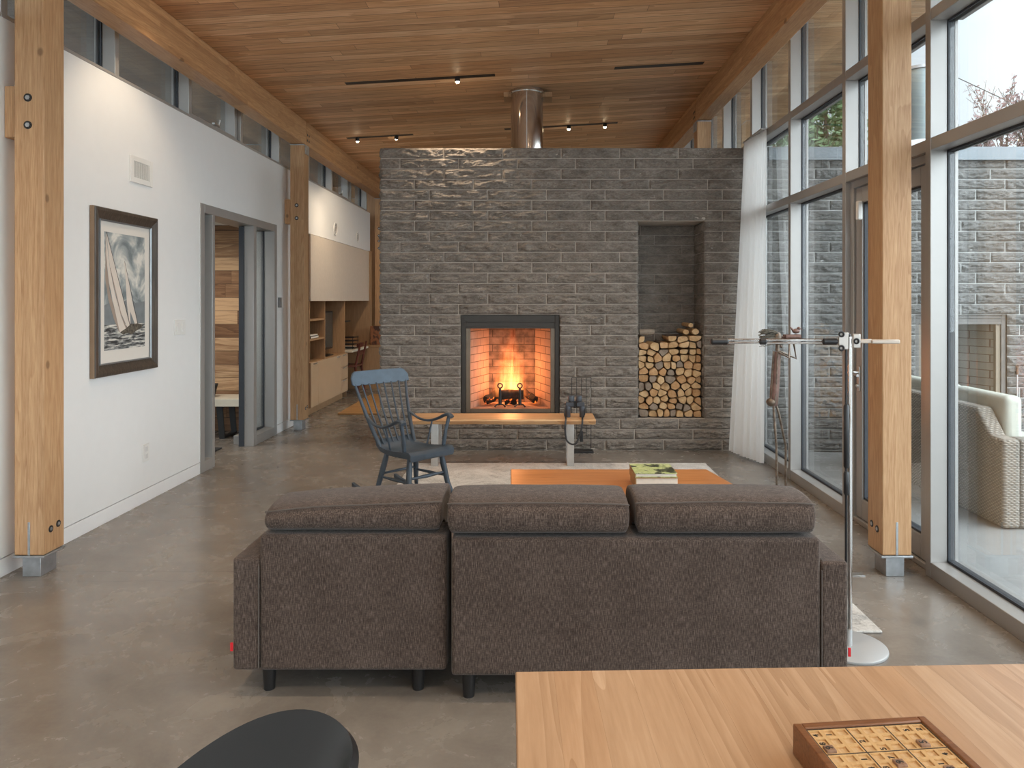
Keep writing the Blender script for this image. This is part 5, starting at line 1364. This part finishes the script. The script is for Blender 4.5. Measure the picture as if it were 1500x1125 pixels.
bare(10.0, 14.2, 6.4, .95, 'second sparse brown-leaved tree beyond the right edge of the patio wall', 8, M['dry'])
bare(4.55, 11.6, 5.1, .7, 'bare pale branches before the dense conifer', 12, M['needle'])
tag(MB().tube([(7.0, 12.5, 5.28), (8.2, 12.2, 4.55)], .007, 6).build('overhead_cable', M['bolt'], origin=(7.0, 12.5, 5.2)), 'thin overhead cable crossing the white sky', 'cable')

# ================================================================== WORLD, CAMERA, COLOUR
w = bpy.data.worlds.new('overcast'); bpy.context.scene.world = w; w.use_nodes = True; nt = w.node_tree; nt.nodes.clear()
tc = nt.nodes.new('ShaderNodeTexCoord'); nr = nt.nodes.new('ShaderNodeVectorMath'); nr.operation = 'NORMALIZE'; nt.links.new(tc.outputs['Generated'], nr.inputs[0])
def lobe(d, lo, hi):
    dp = nt.nodes.new('ShaderNodeVectorMath'); dp.operation = 'DOT_PRODUCT'; dp.inputs[1].default_value = Vector(d).normalized(); nt.links.new(nr.outputs[0], dp.inputs[0])
    mr = nt.nodes.new('ShaderNodeMapRange'); mr.interpolation_type = 'SMOOTHSTEP'
    for k, v in (('From Min', -.1), ('From Max', 1.0), ('To Min', lo), ('To Max', hi)): mr.inputs[k].default_value = v
    nt.links.new(dp.outputs['Value'], mr.inputs['Value']); return mr.outputs[0]
a = lobe((.95, -.55, .45), 0, SKY_SIDE); b = lobe((-.2, -1, .25), 0, SKY_REAR)
ad = nt.nodes.new('ShaderNodeMath'); ad.operation = 'ADD'; nt.links.new(a, ad.inputs[0]); nt.links.new(b, ad.inputs[1])
ad2 = nt.nodes.new('ShaderNodeMath'); ad2.operation = 'ADD'; ad2.inputs[1].default_value = SKY_BASE; nt.links.new(ad.outputs[0], ad2.inputs[0])
bg = nt.nodes.new('ShaderNodeBackground'); bg.inputs[0].default_value = (.83, .925, 1.0, 1); nt.links.new(ad2.outputs[0], bg.inputs[1])
wo = nt.nodes.new('ShaderNodeOutputWorld'); nt.links.new(bg.outputs[0], wo.inputs[0])

cd = bpy.data.cameras.new('camera'); cam = bpy.data.objects.new('camera', cd); COL.objects.link(cam)
cam.location = (0, 0, CH); cam.rotation_euler = (PI/2, 0, 0)
cd.sensor_width = 36; cd.sensor_fit = 'HORIZONTAL'; cd.lens = 36*FP/1500
cd.shift_x = -(VX-750)/1500; cd.shift_y = (VY-562.5)/1500; cd.clip_start = .02; cd.clip_end = 300
sc = bpy.context.scene; sc.camera = cam
sc.view_settings.view_transform = 'Standard'; sc.view_settings.look = 'None'; sc.view_settings.gamma = 1; sc.view_settings.exposure = EXPOSURE
sc.view_settings.use_curve_mapping = False
cy = sc.cycles
cy.max_bounces = 12; cy.diffuse_bounces = 6; cy.glossy_bounces = 5; cy.transmission_bounces = 6; cy.transparent_max_bounces = 24; cy.volume_bounces = 0
cy.caustics_reflective = False; cy.caustics_refractive = False; cy.sample_clamp_indirect = 8; cy.use_denoising = True
try: cy.denoiser = 'OPENIMAGEDENOISE'
except Exception: pass
